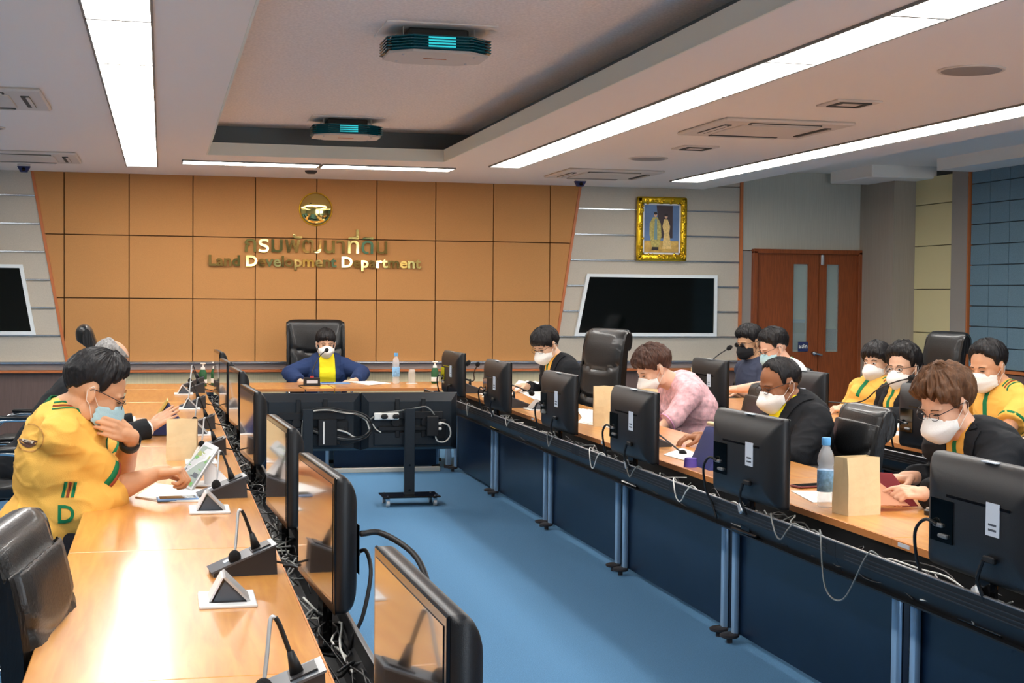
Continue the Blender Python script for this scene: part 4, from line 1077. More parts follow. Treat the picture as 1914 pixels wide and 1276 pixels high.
# blue tablet case on the right
p = AZ(1348, 872, .75)
t = thing('tablet', 'tablet in a folded navy blue case before the man with yellow collar', 'tablet', (p.x, p.y, .75), 0)
bm = bmesh.new(); prism(bm, [(-.12, -.14, .0), (.10, -.14, .0), (.02, -.14, .19), (-.03, -.14, .19)], (0, .28, 0)); fin('folded_case', bm, mat('royal blue case', (44, 56, 122), .55), t)
box('body', (.06, 0, .115), (.012, .30, .22), M['yellowcase'], t, .004, Matrix.Rotation(.5, 3, 'Y'))
box('edge', (-.005, 0, .205), (.03, .32, .018), M['kraft'], t, .005)
bm = bmesh.new(); cyl(bm, (-.155, .02, .0), (-.155, .02, .045), .035, .03); fin('purple_grip', bm, M['purple'], t, 'auto')
p = AZ(1738, 962, .75); t = thing('desk_cup', 'small black and silver round knob on the desk by the nearest right monitor', 'knob', (p.x, p.y, .75))
bm = bmesh.new(); lathe(bm, [(.0005, 0), (.022, 0), (.024, .018), (.015, .024), (.0005, .024)], 18); fin('body', bm, M['plastic'], t, 'auto')
bm = bmesh.new(); lathe(bm, [(.014, .0235), (.015, .028), (.0005, .029)], 16); fin('top', bm, M['silver'], t, 'auto')
p = AZ(955, 722, .75); t = thing('paper_cup', 'white paper cup behind the second farthest right monitor', 'cup', (p.x-.1, p.y-.3, .75))
bm = bmesh.new(); lathe(bm, [(.0005, 0), (.028, 0), (.036, .085), (.038, .09), (.034, .088), (.027, .004), (.0005, .004)], 18); fin('cup_body', bm, M['paper'], t, True)
p = AZ(1205, 778, .75); slab('tissue_pack', 'small white and blue packet before the woman in the pink blouse', 'packet', (p.x, p.y, .765), (.12, .07, .028), 'paper', .4, bev=.01, screen='bluelabel')
p = AZ(1142, 780, .75); slab('pen', 'white pen lying left of the kraft bag of the pink bloused woman', 'pen', (p.x, p.y, .756), (.14, .01, .01), 'whitepl', .1)
# small tags on the desk edges
for k, (y, w_) in enumerate(((4.55, .08), (6.15, .08), (7.85, .06), (8.1, .05), (9.75, .06), (11.2, .05))):
    tag(box('desk_label', (RXD-.0045, y, .737), (.002, w_, .014), M['label']), '%s small white label on the right desk edge, counted from the camera' % ['first', 'second', 'third', 'fourth', 'fifth', 'sixth'][k], 'label', 'desk edge labels')
# ================================================================ PEOPLE
def skin(col): return mat('skin %d %d %d' % col, col, .5, spec=.35, var=(18, .05), bump=(220, .12))
def cloth(name, col, rough=.85, sheen=.0, b=.35): return mat(name, col, rough, bump=(380, b), sheen=sheen, spec=.25)
def hairm(name, col): return mat(name, col, .5, spec=.35, bump=(110, 1.0, (1, 1, .2)), var=(40, .45, (2, 2, .3)))
EYEW = mat('eye white', (206, 200, 194), .3); EYEB = mat('dark eye', (24, 18, 16), .25); BROW = mat('eyebrow hair', (34, 28, 26), .8)
MASKW = mat('white mask fabric', (238, 236, 232), .9, bump=(200, .3)); MASKB = mat('black mask fabric', (26, 26, 30), .85); MASKS = mat('pale blue mask fabric', (176, 212, 222), .85, bump=(200, .3))
LOOPM = mat('ear loop elastic', (232, 230, 226), .8); GLASSM = mat('spectacle metal', (60, 56, 58), .3, metal=.6); LENS = mat('spectacle lens', (220, 228, 230), .05, alpha=.12)

def prims_mesh(pr, voxel, smooth=6, fac=.5):
    bm = bmesh.new()
    for p in pr:
        if p[0] == 'e': sph(bm, p[1], p[2], 3, p[3] if len(p) > 3 else None)
        elif p[0] == 'c':
            a, b = V(p[1]), V(p[3]); sph(bm, a, p[2], 3); sph(bm, b, p[4], 3)
            if (b-a).length > 1e-4: cyl(bm, a, b, p[2], p[4], 20)
        elif p[0] == 'f':
            cyl(bm, p[1], p[3], p[2], p[4], 28)
    me = bpy.data.meshes.new('tmp'); bm.to_mesh(me); bm.free()
    o = bpy.data.objects.new('tmp', me); COL.objects.link(o)
    r = o.modifiers.new('r', 'REMESH'); r.mode = 'VOXEL'; r.voxel_size = voxel
    if smooth:
        s = o.modifiers.new('s', 'SMOOTH'); s.iterations = smooth; s.factor = fac
    dg = bpy.context.evaluated_depsgraph_get(); dg.update()
    out = bpy.data.meshes.new_from_object(o.evaluated_get(dg), depsgraph=dg)
    bpy.data.objects.remove(o); bpy.data.meshes.remove(me)
    return out
def join(meshes, name):
    bm = bmesh.new()
    for m in meshes: bm.from_mesh(m); bpy.data.meshes.remove(m)
    me = bpy.data.meshes.new(name); bm.to_mesh(me); bm.free(); return me
def putm(name, me, m, parent, org=None):
    me.materials.clear(); me.materials.append(m)
    me.polygons.foreach_set('use_smooth', [True]*len(me.polygons))
    if org is not None: me.transform(Matrix.Translation(-org))
    me.name = name
    return link(name, me, parent)
def wrinkle(me, amp, scale=7., seed=0., axis=None):
    n = len(me.vertices); co = np.empty(n*3); me.vertices.foreach_get('co', co); no = np.empty(n*3); me.vertices.foreach_get('normal', no)
    co = co.reshape(-1, 3); no = no.reshape(-1, 3)
    for i in range(n):
        p = V(co[i])*scale+V((seed, seed*.7, 0))
        a = noise.noise(V((p.x*.8, p.y*.8, p.z*1.9)))
        r = 1-abs(noise.noise(V((p.x*1.1+3, p.y*1.1, p.z*2.6)))*2.2)
        co[i] += no[i]*amp*(a*.8+max(0, r)**3*.55)
    me.vertices.foreach_set('co', co.ravel()); me.update()
def patch(src, planes, off, m, name, parent, keep=None, thick=.002):
    """piece of a garment cut out by planes (co, no): the side the normal points to is dropped"""
    bm = bmesh.new(); bm.from_mesh(src)
    for co, no in planes:
        bmesh.ops.bisect_plane(bm, geom=bm.verts[:]+bm.edges[:]+bm.faces[:], plane_co=co, plane_no=no, clear_outer=True, dist=1e-5)
    if keep:
        bmesh.ops.delete(bm, geom=[f for f in bm.faces if not keep(f.calc_center_median(), f.normal)], context='FACES')
    if not bm.faces: bm.free(); return None
    bm.normal_update()
    ns = {v: v.normal.copy() for v in bm.verts}
    for v in bm.verts: v.co += ns[v]*off
    bmesh.ops.solidify(bm, geom=bm.faces[:], thickness=thick)
    me = bpy.data.meshes.new(name); bm.to_mesh(me); bm.free(); me.materials.append(m)
    me.polygons.foreach_set('use_smooth', [True]*len(me.polygons))
    return link(name, me, parent)

def hand_prims(W, d, n, side, k=1.0, curl=.5, spread=.25, thumb=.6, curls=None):
    """W wrist, d towards the fingers, n palm normal, side +-1 picks the thumb side"""
    d = d.normalized(); n = (n-d*n.dot(d)).normalized(); t = n.cross(d).normalized()*side
    out = [('c', W, .027*k, W+d*.035*k, .026*k)]
    kn = []
    for i, s in enumerate((.030, .010, -.010, -.029)):
        b = W+d*.018*k+t*s*.6*k; q = W+d*(.088-.006*abs(i-1))*k+t*s*k
        out.append(('c', b, .0155*k, q, .0115*k)); kn.append(q)
    out.append(('e', W+d*.05*k, (.034*k, .034*k, .014*k), Matrix((t, d, n)).transposed()))
    L = (.94, 1.05, 1.0, .80)
    for i, q in enumerate(kn):
        c = (curls[i] if curls else curl*(1+.08*i)); ang = 0; p = q; r = .0098*k*(1, 1, .97, .86)[i]
        dirn = (d+t*(.030, .010, -.010, -.029)[i]*spread*10).normalized()
        for seg, l in enumerate((.042, .027, .021)):
            ang += c*(1.0, 1.1, .7)[seg]
            dd = (dirn*math.cos(ang)+n*math.sin(ang)).normalized()
            e = p+dd*l*L[i]*k; out.append(('c', p, r, e, r*.90)); p = e; r *= .90
    b = W+d*.022*k+t*.024*k
    d1 = (t*.75+d*.75+n*(.25+.5*thumb)).normalized(); e = b+d1*.042*k; out.append(('c', b, .0155*k, e, .0115*k))
    d2 = (t*.25+d*1.0+n*(.2+.5*thumb)).normalized(); e2 = e+d2*.032*k; out.append(('c', e, .0112*k, e2, .0098*k))
    d3 = (d*1.0+n*(.2+.4*thumb)-t*.05).normalized(); out.append(('c', e2, .0098*k, e2+d3*.024*k, .0082*k))
    return out
def ik(S, W, a, b, hint):
    d = W-S; L = d.length
    if L > (a+b)*.985: s = L/((a+b)*.985); a *= s; b *= s
    if L < abs(a-b)*1.05+.02: L = abs(a-b)*1.05+.02
    x = (a*a-b*b+L*L)/(2*L); h = math.sqrt(max(0, a*a-x*x)); u = d.normalized()
    hv = (hint-u*hint.dot(u)).normalized()
    return S+u*x+hv*h

def head_frame(face, roll=0.0):
    f = V(face).normalized(); up = V((0, 0, 1)); l = up.cross(f).normalized(); u = f.cross(l).normalized()
    if roll:
        R = Matrix.Rotation(roll, 3, f); l = R @ l; u = R @ u
    return Matrix((f, l, u)).transposed()
def interp(x, xs, ys):
    return float(np.interp(x, xs, ys))
def build_head(T, C, R, h, sk, neckbase, hair, mask, glasses, org, fem=False, closed=False, noseless=False, hair_opts={}):
    G = lambda f, l, u: C+R @ V((f*h, l*h, u*h))
    w = .97 if fem else 1.0
    pr = [('e', G(-.045, 0, .13), (.41*h, .325*h*w, .365*h), R), ('e', G(.13, 0, -.13), (.265*h, .262*h*w, .36*h), R),
          ('e', G(.15, 0, -.33), (.20*h, .20*h*w, .155*h), R), ('e', G(.275, 0, -.43), (.085*h, .10*h, .075*h), R),
          ('e', G(.305, 0, .075), (.085*h, .21*h, .055*h), R),
          ('c', G(.36, 0, .03), .028*h, G(.435, 0, -.125), .042*h), ('e', G(.415, .035, -.135), (.035*h, .03*h, .03*h), R), ('e', G(.415, -.035, -.135), (.035*h, .03*h, .03*h), R),
          ('e', G(.36, 0, -.255), (.05*h, .10*h, .022*h), R), ('e', G(.355, 0, -.295), (.05*h, .085*h, .024*h), R)]
    for s in (-1, 1):
        pr.append(('e', G(.265, s*.15, -.11), (.085*h, .085*h, .08*h), R))
        pr.append(('e', G(.02, s*.235, -.27), (.12*h, .05*h, .12*h), R))
        Re = R @ Matrix.Rotation(s*.30, 3, 'Z') @ Matrix.Rotation(-.15, 3, 'Y')
        pr.append(('e', G(-.035, s*.335, -.02), (.075*h, .022*h, .125*h), Re))
        pr.append(('e', G(-.02, s*.325, -.12), (.035*h, .022*h, .045*h), Re))
    nb = neckbase
    pr.append(('c', G(-.09, 0, -.22), .235*h, nb+(G(-.06, 0, -.3)-nb)*.05, .26*h*(.92 if fem else 1.05)))
    head = prims_mesh(pr, h*.021, 5, .5)
    # --- facial features
    for s in (-1, 1):
        bm = bmesh.new(); sph(bm, G(.352, s*.125, .0)-org, (.035*h, .058*h, (.010 if closed else .024)*h), 2, R); fin('eye', bm, EYEB if closed else EYEW, T, True)
        if not closed:
            bm = bmesh.new(); sph(bm, G(.378, s*.125, -.002)-org, (.014*h, .024*h, .022*h), 2, R); fin('iris', bm, EYEB, T, True)
        bm = bmesh.new(); tube(bm, [G(.372, s*.055, .072)-org, G(.385, s*.12, .092)-org, G(.345, s*.20, .076)-org], [.010*h, .006*h], 6); fin('eyebrow', bm, hair, T, True)
    # --- hair shell
    ho = dict(front=44, temple=30, side=-12, behind=-20, nape=-38, t=.05, top=.02, fringe=0, soft=1, over_ear=False, bald=None, seed=1, rough=.010, wave=0)
    ho.update(hair_opts)
    NA, NE = 180, 84; bm = bmesh.new(); rings = []
    ce = [((-.045, 0, .13), (.41, .325*w, .365)), ((.13, 0, -.13), (.265, .262*w, .36)), ((-.09, 0, -.22), (.23, .23, .25))]
    def base(dv):
        r = 0
        for c, rad in ce:
            c = V((c[0], c[1], c[2]-.05)); a = sum((dv[i]/rad[i])**2 for i in range(3)); b = -2*sum(dv[i]*c[i]/rad[i]**2 for i in range(3)); k = sum((c[i]/rad[i])**2 for i in range(3))-1
            D = b*b-4*a*k
            if D > 0: r = max(r, (-b+math.sqrt(D))/(2*a))
        return r
    azs = [0, 25, 46, 60, 69, 80, 87, 104, 114, 150, 180]
    earlim = ho['side'] if ho['over_ear'] else 15
    th = [ho['front'], ho['front']-1, ho['temple'], ho['temple']-5, ho['side']+4, ho['side'], earlim, earlim, ho['behind'], ho['nape']+4, ho['nape']]
    for i in range(NE+1):
        el = -62+152*i/NE; ring = []
        for j in range(NA):
            az = 2*PI*j/NA; a = math.degrees(az); a = a if a <= 180 else 360-a
            e = math.radians(el); dv = V((math.cos(e)*math.cos(az), math.cos(e)*math.sin(az), math.sin(e)))
            lim = interp(a, azs, th)+(ho['rough']*220+2.5)*noise.noise(V((math.cos(az)*5+ho['seed'], math.sin(az)*5, .3)))
            if a < 50: lim += ho['fringe']*noise.noise(V((a*.12*(1 if az < PI else -1), ho['seed'], 0)))
            fr = max(0, min(1, (75-a)/30)); wid = 34-22*fr if not ho['soft'] == 0 else 10
            k0 = max(0, min(1, (el-lim)/5.0+.5)); k1 = max(0, min(1, (el-lim)/wid)); k = k0*((.60 if fr > .5 else .47)+(.40 if fr > .5 else .53)*k1**.75)
            t = ho['t']+ho['top']*max(0, math.sin(e))
            if a < 60 and ho['fringe'] > 0: t += .02
            if ho['bald']:
                bz, bs, bt = ho['bald']; bb = V((math.cos(math.radians(bz)), 0, math.sin(math.radians(bz)))).normalized()
                an = math.degrees(math.acos(max(-1, min(1, dv.dot(bb))))); kk = max(0, min(1, (an-bs)/12)); k *= kk
            nz = noise.noise(V((dv.x*7+ho['seed'], dv.y*7, dv.z*3)))*.5+noise.noise(V((math.cos(az)*16, math.sin(az)*16+ho['seed'], el*.02)))*.5
            st = noise.noise(V((math.cos(az)*30+el*.03, math.sin(az)*30, el*.035+ho['seed'])))+.5*noise.noise(V((math.cos(az+.004*el)*55, math.sin(az+.004*el)*55, el*.05)))
            t = t*(1+.22*nz*(1+ho['wave']))+.019*st*min(1, k*1.4)
            r = base(dv)-.045+(t+.045)*k
            p = V((dv.x*r, dv.y*r, dv.z*r+.05))
            ring.append(bm.verts.new(C+R @ (p*h)-org))
        rings.append(ring)
    for i in range(NE):
        for j in range(NA): bm.faces.new((rings[i][j], rings[i][(j+1) % NA], rings[i+1][(j+1) % NA], rings[i+1][j]))
    bmesh.ops.remove_doubles(bm, verts=rings[-1], dist=h*.02)
    bm.faces.new(list(reversed(rings[0])))
    fin('hair', bm, hair, T, True)
    # --- mask
    if mask:
        kind, mm = mask
        NAz, NT = 20, 14; bm = bmesh.new(); rows = []
        if kind == 'kf': cen = [(.415, -.02), (.47, -.10), (.56, -.20), (.57, -.27), (.50, -.38), (.36, -.50), (.24, -.53)]; sd = (.13, .292, -.15, -.31)
        else: cen = [(.41, -.02), (.49, -.12), (.515, -.2), (.515, -.28), (.49, -.38), (.42, -.47), (.27, -.51)]; sd = (.11, .295, -.13, -.36)
        for i in range(NT+1):
            t = i/NT; q = t*(len(cen)-1); a = min(int(q), len(cen)-2); fr = q-a
            cf, cu = [cen[a][m]*(1-fr)+cen[a+1][m]*fr for m in (0, 1)]
            row = []
            for j in range(-NAz, NAz+1):
                s = j/NAz; ca = math.cos(s*PI/2); u0 = sd[2]+(sd[3]-sd[2])*t
                pw = .62 if kind == 'kf' else .72
                f_ = sd[0]+(cf-sd[0])*ca**pw; l_ = sd[1]*(abs(s)**.9)*(1 if s > 0 else -1); u_ = u0+(cu-u0)*ca**1.2
                if kind == 's': f_ += .008*math.sin(t*PI*6)
                row.append(bm.verts.new(G(f_, l_, u_)-org))
            rows.append(row)
        for i in range(NT):
            for j in range(2*NAz): bm.faces.new((rows[i][j], rows[i][j+1], rows[i+1][j+1], rows[i+1][j]))
        bmesh.ops.recalc_face_normals(bm, faces=bm.faces); bmesh.ops.solidify(bm, geom=bm.faces[:], thickness=.0025)
        mk = fin('face_mask', bm, mm, T, True)
        for s in (-1, 1):
            bm = bmesh.new()
            tube(bm, [G(sd[0]+.01, s*(sd[1]+.004), sd[2]-.01)-org, G(.02, s*.345, -.02)-org, G(-.03, s*.375, .09)-org, G(-.09, s*.365, .05)-org], .0012, 5)
            tube(bm, [G(sd[0]+.01, s*(sd[1]+.004), sd[3]+.01)-org, G(.0, s*.335, -.16)-org, G(-.06, s*.355, -.11)-org, G(-.10, s*.365, .03)-org], .0012, 5)
            fin('ear_loop', bm, MASKB if mm is MASKB else LOOPM, mk, True)
    if glasses:
        bm = bmesh.new()
        for s in (-1, 1):
            pts = [G(.425+.0*k, s*.13+.092*math.cos(2*PI*k/14), -.005+.062*math.sin(2*PI*k/14))-org for k in range(15)]
            pts = [p+R @ V((-abs(((R.transposed() @ (p+org-C)).y/h)-s*.13)*h*.15, 0, 0)) for p in pts]
            tube(bm, pts, .0016 if glasses == 'thin' else .0028, 5, res=2)
            tube(bm, [G(.415, s*.215, .02)-org, G(.25, s*.305, .045)-org, G(.0, s*.36, .06)-org, G(-.07, s*.36, .03)-org], .0018, 5)
        tube(bm, [G(.43, .04, .01)-org, G(.445, 0, .02)-org, G(.43, -.04, .01)-org], .0018, 5)
        g_ = fin('glasses', bm, GLASSM, T, True)
        if glasses == 'dark':
            for s in (-1, 1):
                bm = bmesh.new(); sph(bm, G(.43, s*.13, -.01)-org, (.008*h, .095*h, .07*h), 2, R); fin('lens', bm, EYEB, g_, True)
    return head

def person(label, head_uv, Y, hh, face, neck_uv, hip, skincol, hairmat, top, hands, heading, mask=None, glasses=None, fem=False, closed=False, girth=1.0, sc=1.05,
           hair_opts={}, group=None, roll=0, neckY=None, sw=1.0, elbows=None, hint=None, trousers=None, bulge=0.0, lowres=False, drop=.05, belly=0):
    """top: dict describing the garments; hands: {'R':(wrist, dir, palm normal, curl...)}"""
    F = V((math.cos(math.radians(heading)), math.sin(math.radians(heading)), 0)); Sd = V((0, 0, 1)).cross(F)   # person's left
    C = AY(head_uv[0], head_uv[1], Y); NB = AY(neck_uv[0], neck_uv[1], neckY if neckY else Y)
    HP = V(hip); org = V((HP.x, HP.y, 0))
    T = thing('person', label, 'person', org, 0, group)
    sk = skin(skincol)
    # face direction: (yaw offset, pitch down) relative to the heading
    ya, pi_ = math.radians(heading+face[0]), math.radians(face[1])
    fd = V((math.cos(ya)*math.cos(pi_), math.sin(ya)*math.cos(pi_), -math.sin(pi_)))
    R = head_frame(fd, math.radians(roll))
    headm = build_head(T, C, R, hh, sk, NB, hairmat, mask, glasses, org, fem, closed, hair_opts=hair_opts)
    U = (NB-HP); L = U.length; U.normalize(); Fp = (F-U*F.dot(U)).normalized(); Sp = U.cross(Fp).normalized()*-1
    if Sp.dot(Sd) < 0: Sp = -Sp
    B = Matrix((Fp, Sp, U)).transposed()
    g = girth; sh_w = .165*sc*sw
    def torso(inf):
        sh = {s: NB-U*drop*sc-V((0, 0, .02))+Sd*s*sh_w for s in (-1, 1)}
        pr = [('e', HP+U*.03, ((.125*g)*sc+inf, .175*sc*g+inf, .13*sc+inf), B), ('e', HP+U*L*.30+Fp*(.02*g+belly), (.125*g*sc+inf+belly*.5, .158*sc*g+inf, .17*sc+inf), B),
              ('e', HP+U*L*.62+Fp*.0-Fp*bulge, (.118*g*sc+inf, .168*sc*sw*(.5+.5*g)+inf, .20*sc+inf), B), ('e', HP+U*L*.80-Fp*(.01+bulge), (.098*g*sc+inf, .165*sc*sw+inf, .13*sc+inf), B)]
        if fem: pr.append(('e', HP+U*L*.66+Fp*.075*sc, (.07*sc+inf, .13*sc+inf, .075*sc+inf), B))
        pr.append(('c', sh[-1], .062*sc+inf, sh[1], .062*sc+inf))
        for s in (-1, 1): pr.append(('c', NB-U*.005-Fp*.01, .052*sc+inf*.6, sh[s], .058*sc+inf))
        return pr, sh
    pr, SH = torso(0)
    # arms
    arms = []; A = {}
    for key, s in (('L', 1), ('R', -1)):
        W, hd, hn, hk = hands[key]; W = V(W); S = SH[s]
        hv = (hint or {}).get(key, V((0, 0, -1))+Sd*s*.5-F*.2)
        E = V(elbows[key]) if elbows and key in elbows else ik(S, W, .285*sc, .25*sc, V(hv))
        A[key] = (S, E, W)
        ap = [('c', E+(S-E)*.45, .046*sc, E, .040*sc), ('c', E, .041*sc, E+(W-E)*.3, .042*sc), ('c', E+(W-E)*.3, .042*sc, W, .0265*sc)]
        ap += hand_prims(W, V(hd), V(hn), s*-1 if hk.get('flip') else s, sc*hk.get('k', 1.0), hk.get('curl', .35), hk.get('spread', .2), hk.get('thumb', .5), hk.get('curls'))
        arms.append(prims_mesh(ap, .0042, 3, .4))
        pr.append(('c', S, .052*sc, E, .042*sc))
    # legs
    kn = {}; lp = []
    for s in (-1, 1):
        h0 = HP+Sd*s*.09*sc; k0 = h0+F*.42*sc+Sd*s*.03; k0.z = max(.50, h0.z-.04); an = V((k0.x, k0.y, .09))+F*.03
        kn[s] = (h0, k0, an); lp += [('c', h0, .085*sc*g, k0, .06*sc), ('c', k0, .058*sc, an, .04*sc)]
    pr += lp
    body = join([headm, prims_mesh(pr, .016, 4), *arms], 'body')
    putm('body', body, sk, T, org)
    # trousers and shoes
    tr = prims_mesh([('e', HP-U*.06*g, (.125*g*sc, .165*sc*g, .10*sc), B)]+[('c', p[1], p[2]+.014, p[3], p[4]+.014) for p in lp], .016, 4)
    putm('trousers', tr, trousers or cloth('black trousers', (28, 28, 32)), T, org)
    for s in (-1, 1):
        an = kn[s][2]; bm = bmesh.new(); RR = Matrix((F, Sd, V((0, 0, 1)))).transposed()
        sph(bm, an-org+F*.06+V((0, 0, -.045)), (.13, .045, .04), 3, RR); bmesh.ops.bisect_plane(bm, geom=bm.verts[:]+bm.edges[:]+bm.faces[:], plane_co=(0, 0, .005), plane_no=(0, 0, -1), clear_outer=True)
        fin('shoe', bm, cloth('black shoe', (20, 20, 22), .4), T, True)
    def garment(name, m, inf, sleeve, cuff_r, amp, seed, vox=.0095, coll=0.0):
        gp, _ = torso(inf)
        for key in ('L', 'R'):
            S, E, W = A[key]
            if sleeve <= 1.0:
                e = S+(E-S)*sleeve; gp.append(('c', S, .060*sc+inf, S+(e-S)*.5, .058*sc+inf)); gp.append(('f', S+(e-S)*.3, .060*sc+inf, e, .058*sc+inf+cuff_r))
            else:
                q = W+(E-W)*(2-sleeve); gp.append(('c', S, .058*sc+inf, E, .046*sc+inf)); gp.append(('c', E, .046*sc+inf, E+(q-E)*.4, .044*sc+inf)); gp.append(('f', E+(q-E)*.2, .045*sc+inf, q, .034*sc+inf*.8+cuff_r))
        me = prims_mesh(gp, vox, 5, .5); wrinkle(me, amp, 8, seed)
        return putm(name, me, m, T, org)
    def band(name, S, E, f0, f1, r, m, par):
        a, b = S+(E-S)*f0, S+(E-S)*f1
        bm = bmesh.new(); cyl(bm, a-org, b-org, r, r, 28, False)
        bmesh.ops.solidify(bm, geom=bm.faces[:], thickness=.003)
        return fin(name, bm, m, par, True)
    def collar(m, r, hgt, par, flare=.02, name='collar', tilt=0.0):
        ax = (C-NB); ax = (ax.normalized()*.5+U*.5).normalized(); ax = (ax-Fp*tilt).normalized()
        r = max(r, .26*hh*(.92 if fem else 1.05)+.007)
        bm = bmesh.new(); q = ax.to_track_quat('Z', 'Y').to_matrix(); n = 28; rr = []
        rel = q.transposed() @ Fp; a0 = math.atan2(rel.y, rel.x)
        for (rad, z) in ((r+flare, -.02), (r+flare*.6, -.002), (r+.004, hgt), (r-.002, hgt)):
            ring = []
            for k in range(n):
                a = 2*PI*k/n; dipf = -.55*hgt*max(0, math.cos(a-a0))**2
                ring.append(bm.verts.new(NB-org+q @ V((rad*math.cos(a), rad*math.sin(a), z+dipf*(1 if z > 0 else 2.2)))))
            rr.append(ring)
        for i in range(3):
            for k in range(n): bm.faces.new((rr[i][k], rr[i][(k+1) % n], rr[i+1][(k+1) % n], rr[i+1][k]))
        bmesh.ops.solidify(bm, geom=bm.faces[:], thickness=.003)
        return fin(name, bm, m, par, True)
    info = dict(T=T, A=A, NB=NB, HP=HP, U=U, Fp=Fp, Sp=Sp, Sd=Sd, F=F, L=L, org=org, garment=garment, band=band, collar=collar, C=C, sc=sc, SH=SH, R=R, hh=hh)
    top(info)
    return info

# ------------------------------------------------ garment recipes
YEL = cloth('yellow jersey', (240, 184, 86), .75); GRN = cloth('green rib', (30, 120, 76), .8); REDB = cloth('brick stripe', (150, 70, 44), .8)
BLK = cloth('black suiting', (27, 29, 33), .8); NAVYJ = cloth('navy jacket', (40, 58, 98), .8); LEMON = cloth('lemon shirt', (240, 224, 40), .8); WHITE = cloth('white cotton', (236, 238, 236), .8)
PINK = mat('pink patterned blouse', (222, 176, 182), .85, var=(30, .28), bump=(300, .3)); SLATEB = cloth('slate navy shirt', (62, 68, 88), .8); LIME = cloth('green collar', (84, 176, 104), .8)

def jersey(I, full=False, m=None, buttons=True, stripes=True, amp=.007):
    m = m or YEL
    sh = I['garment']('shirt', m, .012, .74, .012, amp, 1.3+I['org'].x)
    for key in ('L', 'R'):
        S, E, W = I['A'][key]; r = .058*I['sc']+.0275
        I['band']('sleeve_band', S, E, .63, .70, r, GRN, sh)
        if full: I['band']('sleeve_band', S, E, .70, .74, r+.0008, REDB, sh)
    I['collar'](GRN, .064*I['sc'], .028, sh, .016)
    o, NB, HP, Fp, Sp, U = I['org'], I['NB'], I['HP'], I['Fp'], I['Sp'], I['U']
    if buttons:
        c = NB-o
        patch(sh.data, [(c+Sp*.017, Sp), (c-Sp*.017, -Sp), (c-U*.19, -U), (c+U*.02, U)], .0035, GRN, 'placket', sh, lambda p, n: n.dot(Fp) > .1)
    if stripes:
        for s in (-1, 1):
            for k, mm in enumerate((GRN, REDB, GRN)):
                d = Sp*s; c = NB-o+d*(.085+.018*k)
                patch(sh.data, [(c+d*.004, d), (c-d*.004, -d), (c-Fp*.05, -Fp), (c+Fp*.075, Fp)], .003, mm, 'shoulder_stripe', sh, lambda p, n: n.z > .35)
    return sh

def jacket(I, jm=BLK, sm=YEL, vw=.055, vd=.30, cuff=None, collarm=GRN, lapel=True, amp=.007, open_=0.0, scarf=None):
    jk = I['garment']('jacket', jm, .026, 1.93, .004, amp, 2.1+I['org'].x*1.7)
    o, NB, HP, Fp, Sp, U, L = I['org'], I['NB'], I['HP'], I['Fp'], I['Sp'], I['U'], I['L']
    apex = NB-o-U*vd
    def vplanes(w, w2):
        # wedge from the shoulders (half width w) down to the apex (half width w2)
        pl = []
        for s in (-1, 1):
            a = apex+Sp*s*w2; b = NB-o+Sp*s*w; d = (b-a).normalized(); n = (Sp*s-d*(Sp*s).dot(d)).normalized(); pl.append((a, n))
        return pl
    front = lambda p, n: n.dot(Fp) > .05
    sh = patch(jk.data, vplanes(vw, open_)+[(NB-o+U*.06, U), (apex, -U)], .004, sm, 'shirt_front', I['T'], front)
    if lapel:
        for s in (-1, 1):
            a = apex+Sp*s*open_; b = NB-o+Sp*s*vw; d = (b-a).normalized(); n = (Sp*s-d*(Sp*s).dot(d)).normalized()
            a2 = apex+Sp*s*(open_+.004); b2 = NB-o+Sp*s*(vw+.055)-U*.02; d2 = (b2-a2).normalized(); n2 = (Sp*s-d2*(Sp*s).dot(d2)).normalized()
            patch(jk.data, [(a, -n), (a2, n2), (NB-o+U*.06, U), (apex, -U)], .009, jm, 'lapel', jk, front)
    if collarm: I['collar'](collarm, .062*I['sc'], .026, I['T'], .014)
    I['collar'](jm, .070*I['sc'], .012, jk, .03, 'jacket_collar')
    if sm is YEL:
        c = NB-o
        patch(jk.data, [(c+Sp*.012, Sp), (c-Sp*.012, -Sp), (c-U*.17, -U), (c+U*.02, U)], .0075, GRN, 'placket', I['T'], front)
    if cuff:
        for key in ('L', 'R'):
            S, E, W = I['A'][key]; I['band']('cuff', E, W, .88, .99, .037*I['sc'], cuff, I['T'])
    return jk

X, Yv, Z = V((1, 0, 0)), V((0, 1, 0)), V((0, 0, 1))
HB = hairm('black hair', (24, 22, 24)); HBR = hairm('brown hair', (92, 62, 40)); HG_ = hairm('grey hair', (140, 138, 136)); HD = hairm('dark brown hair', (70, 46, 36))
def wr_(u, v, y): return AY(u, v, y)

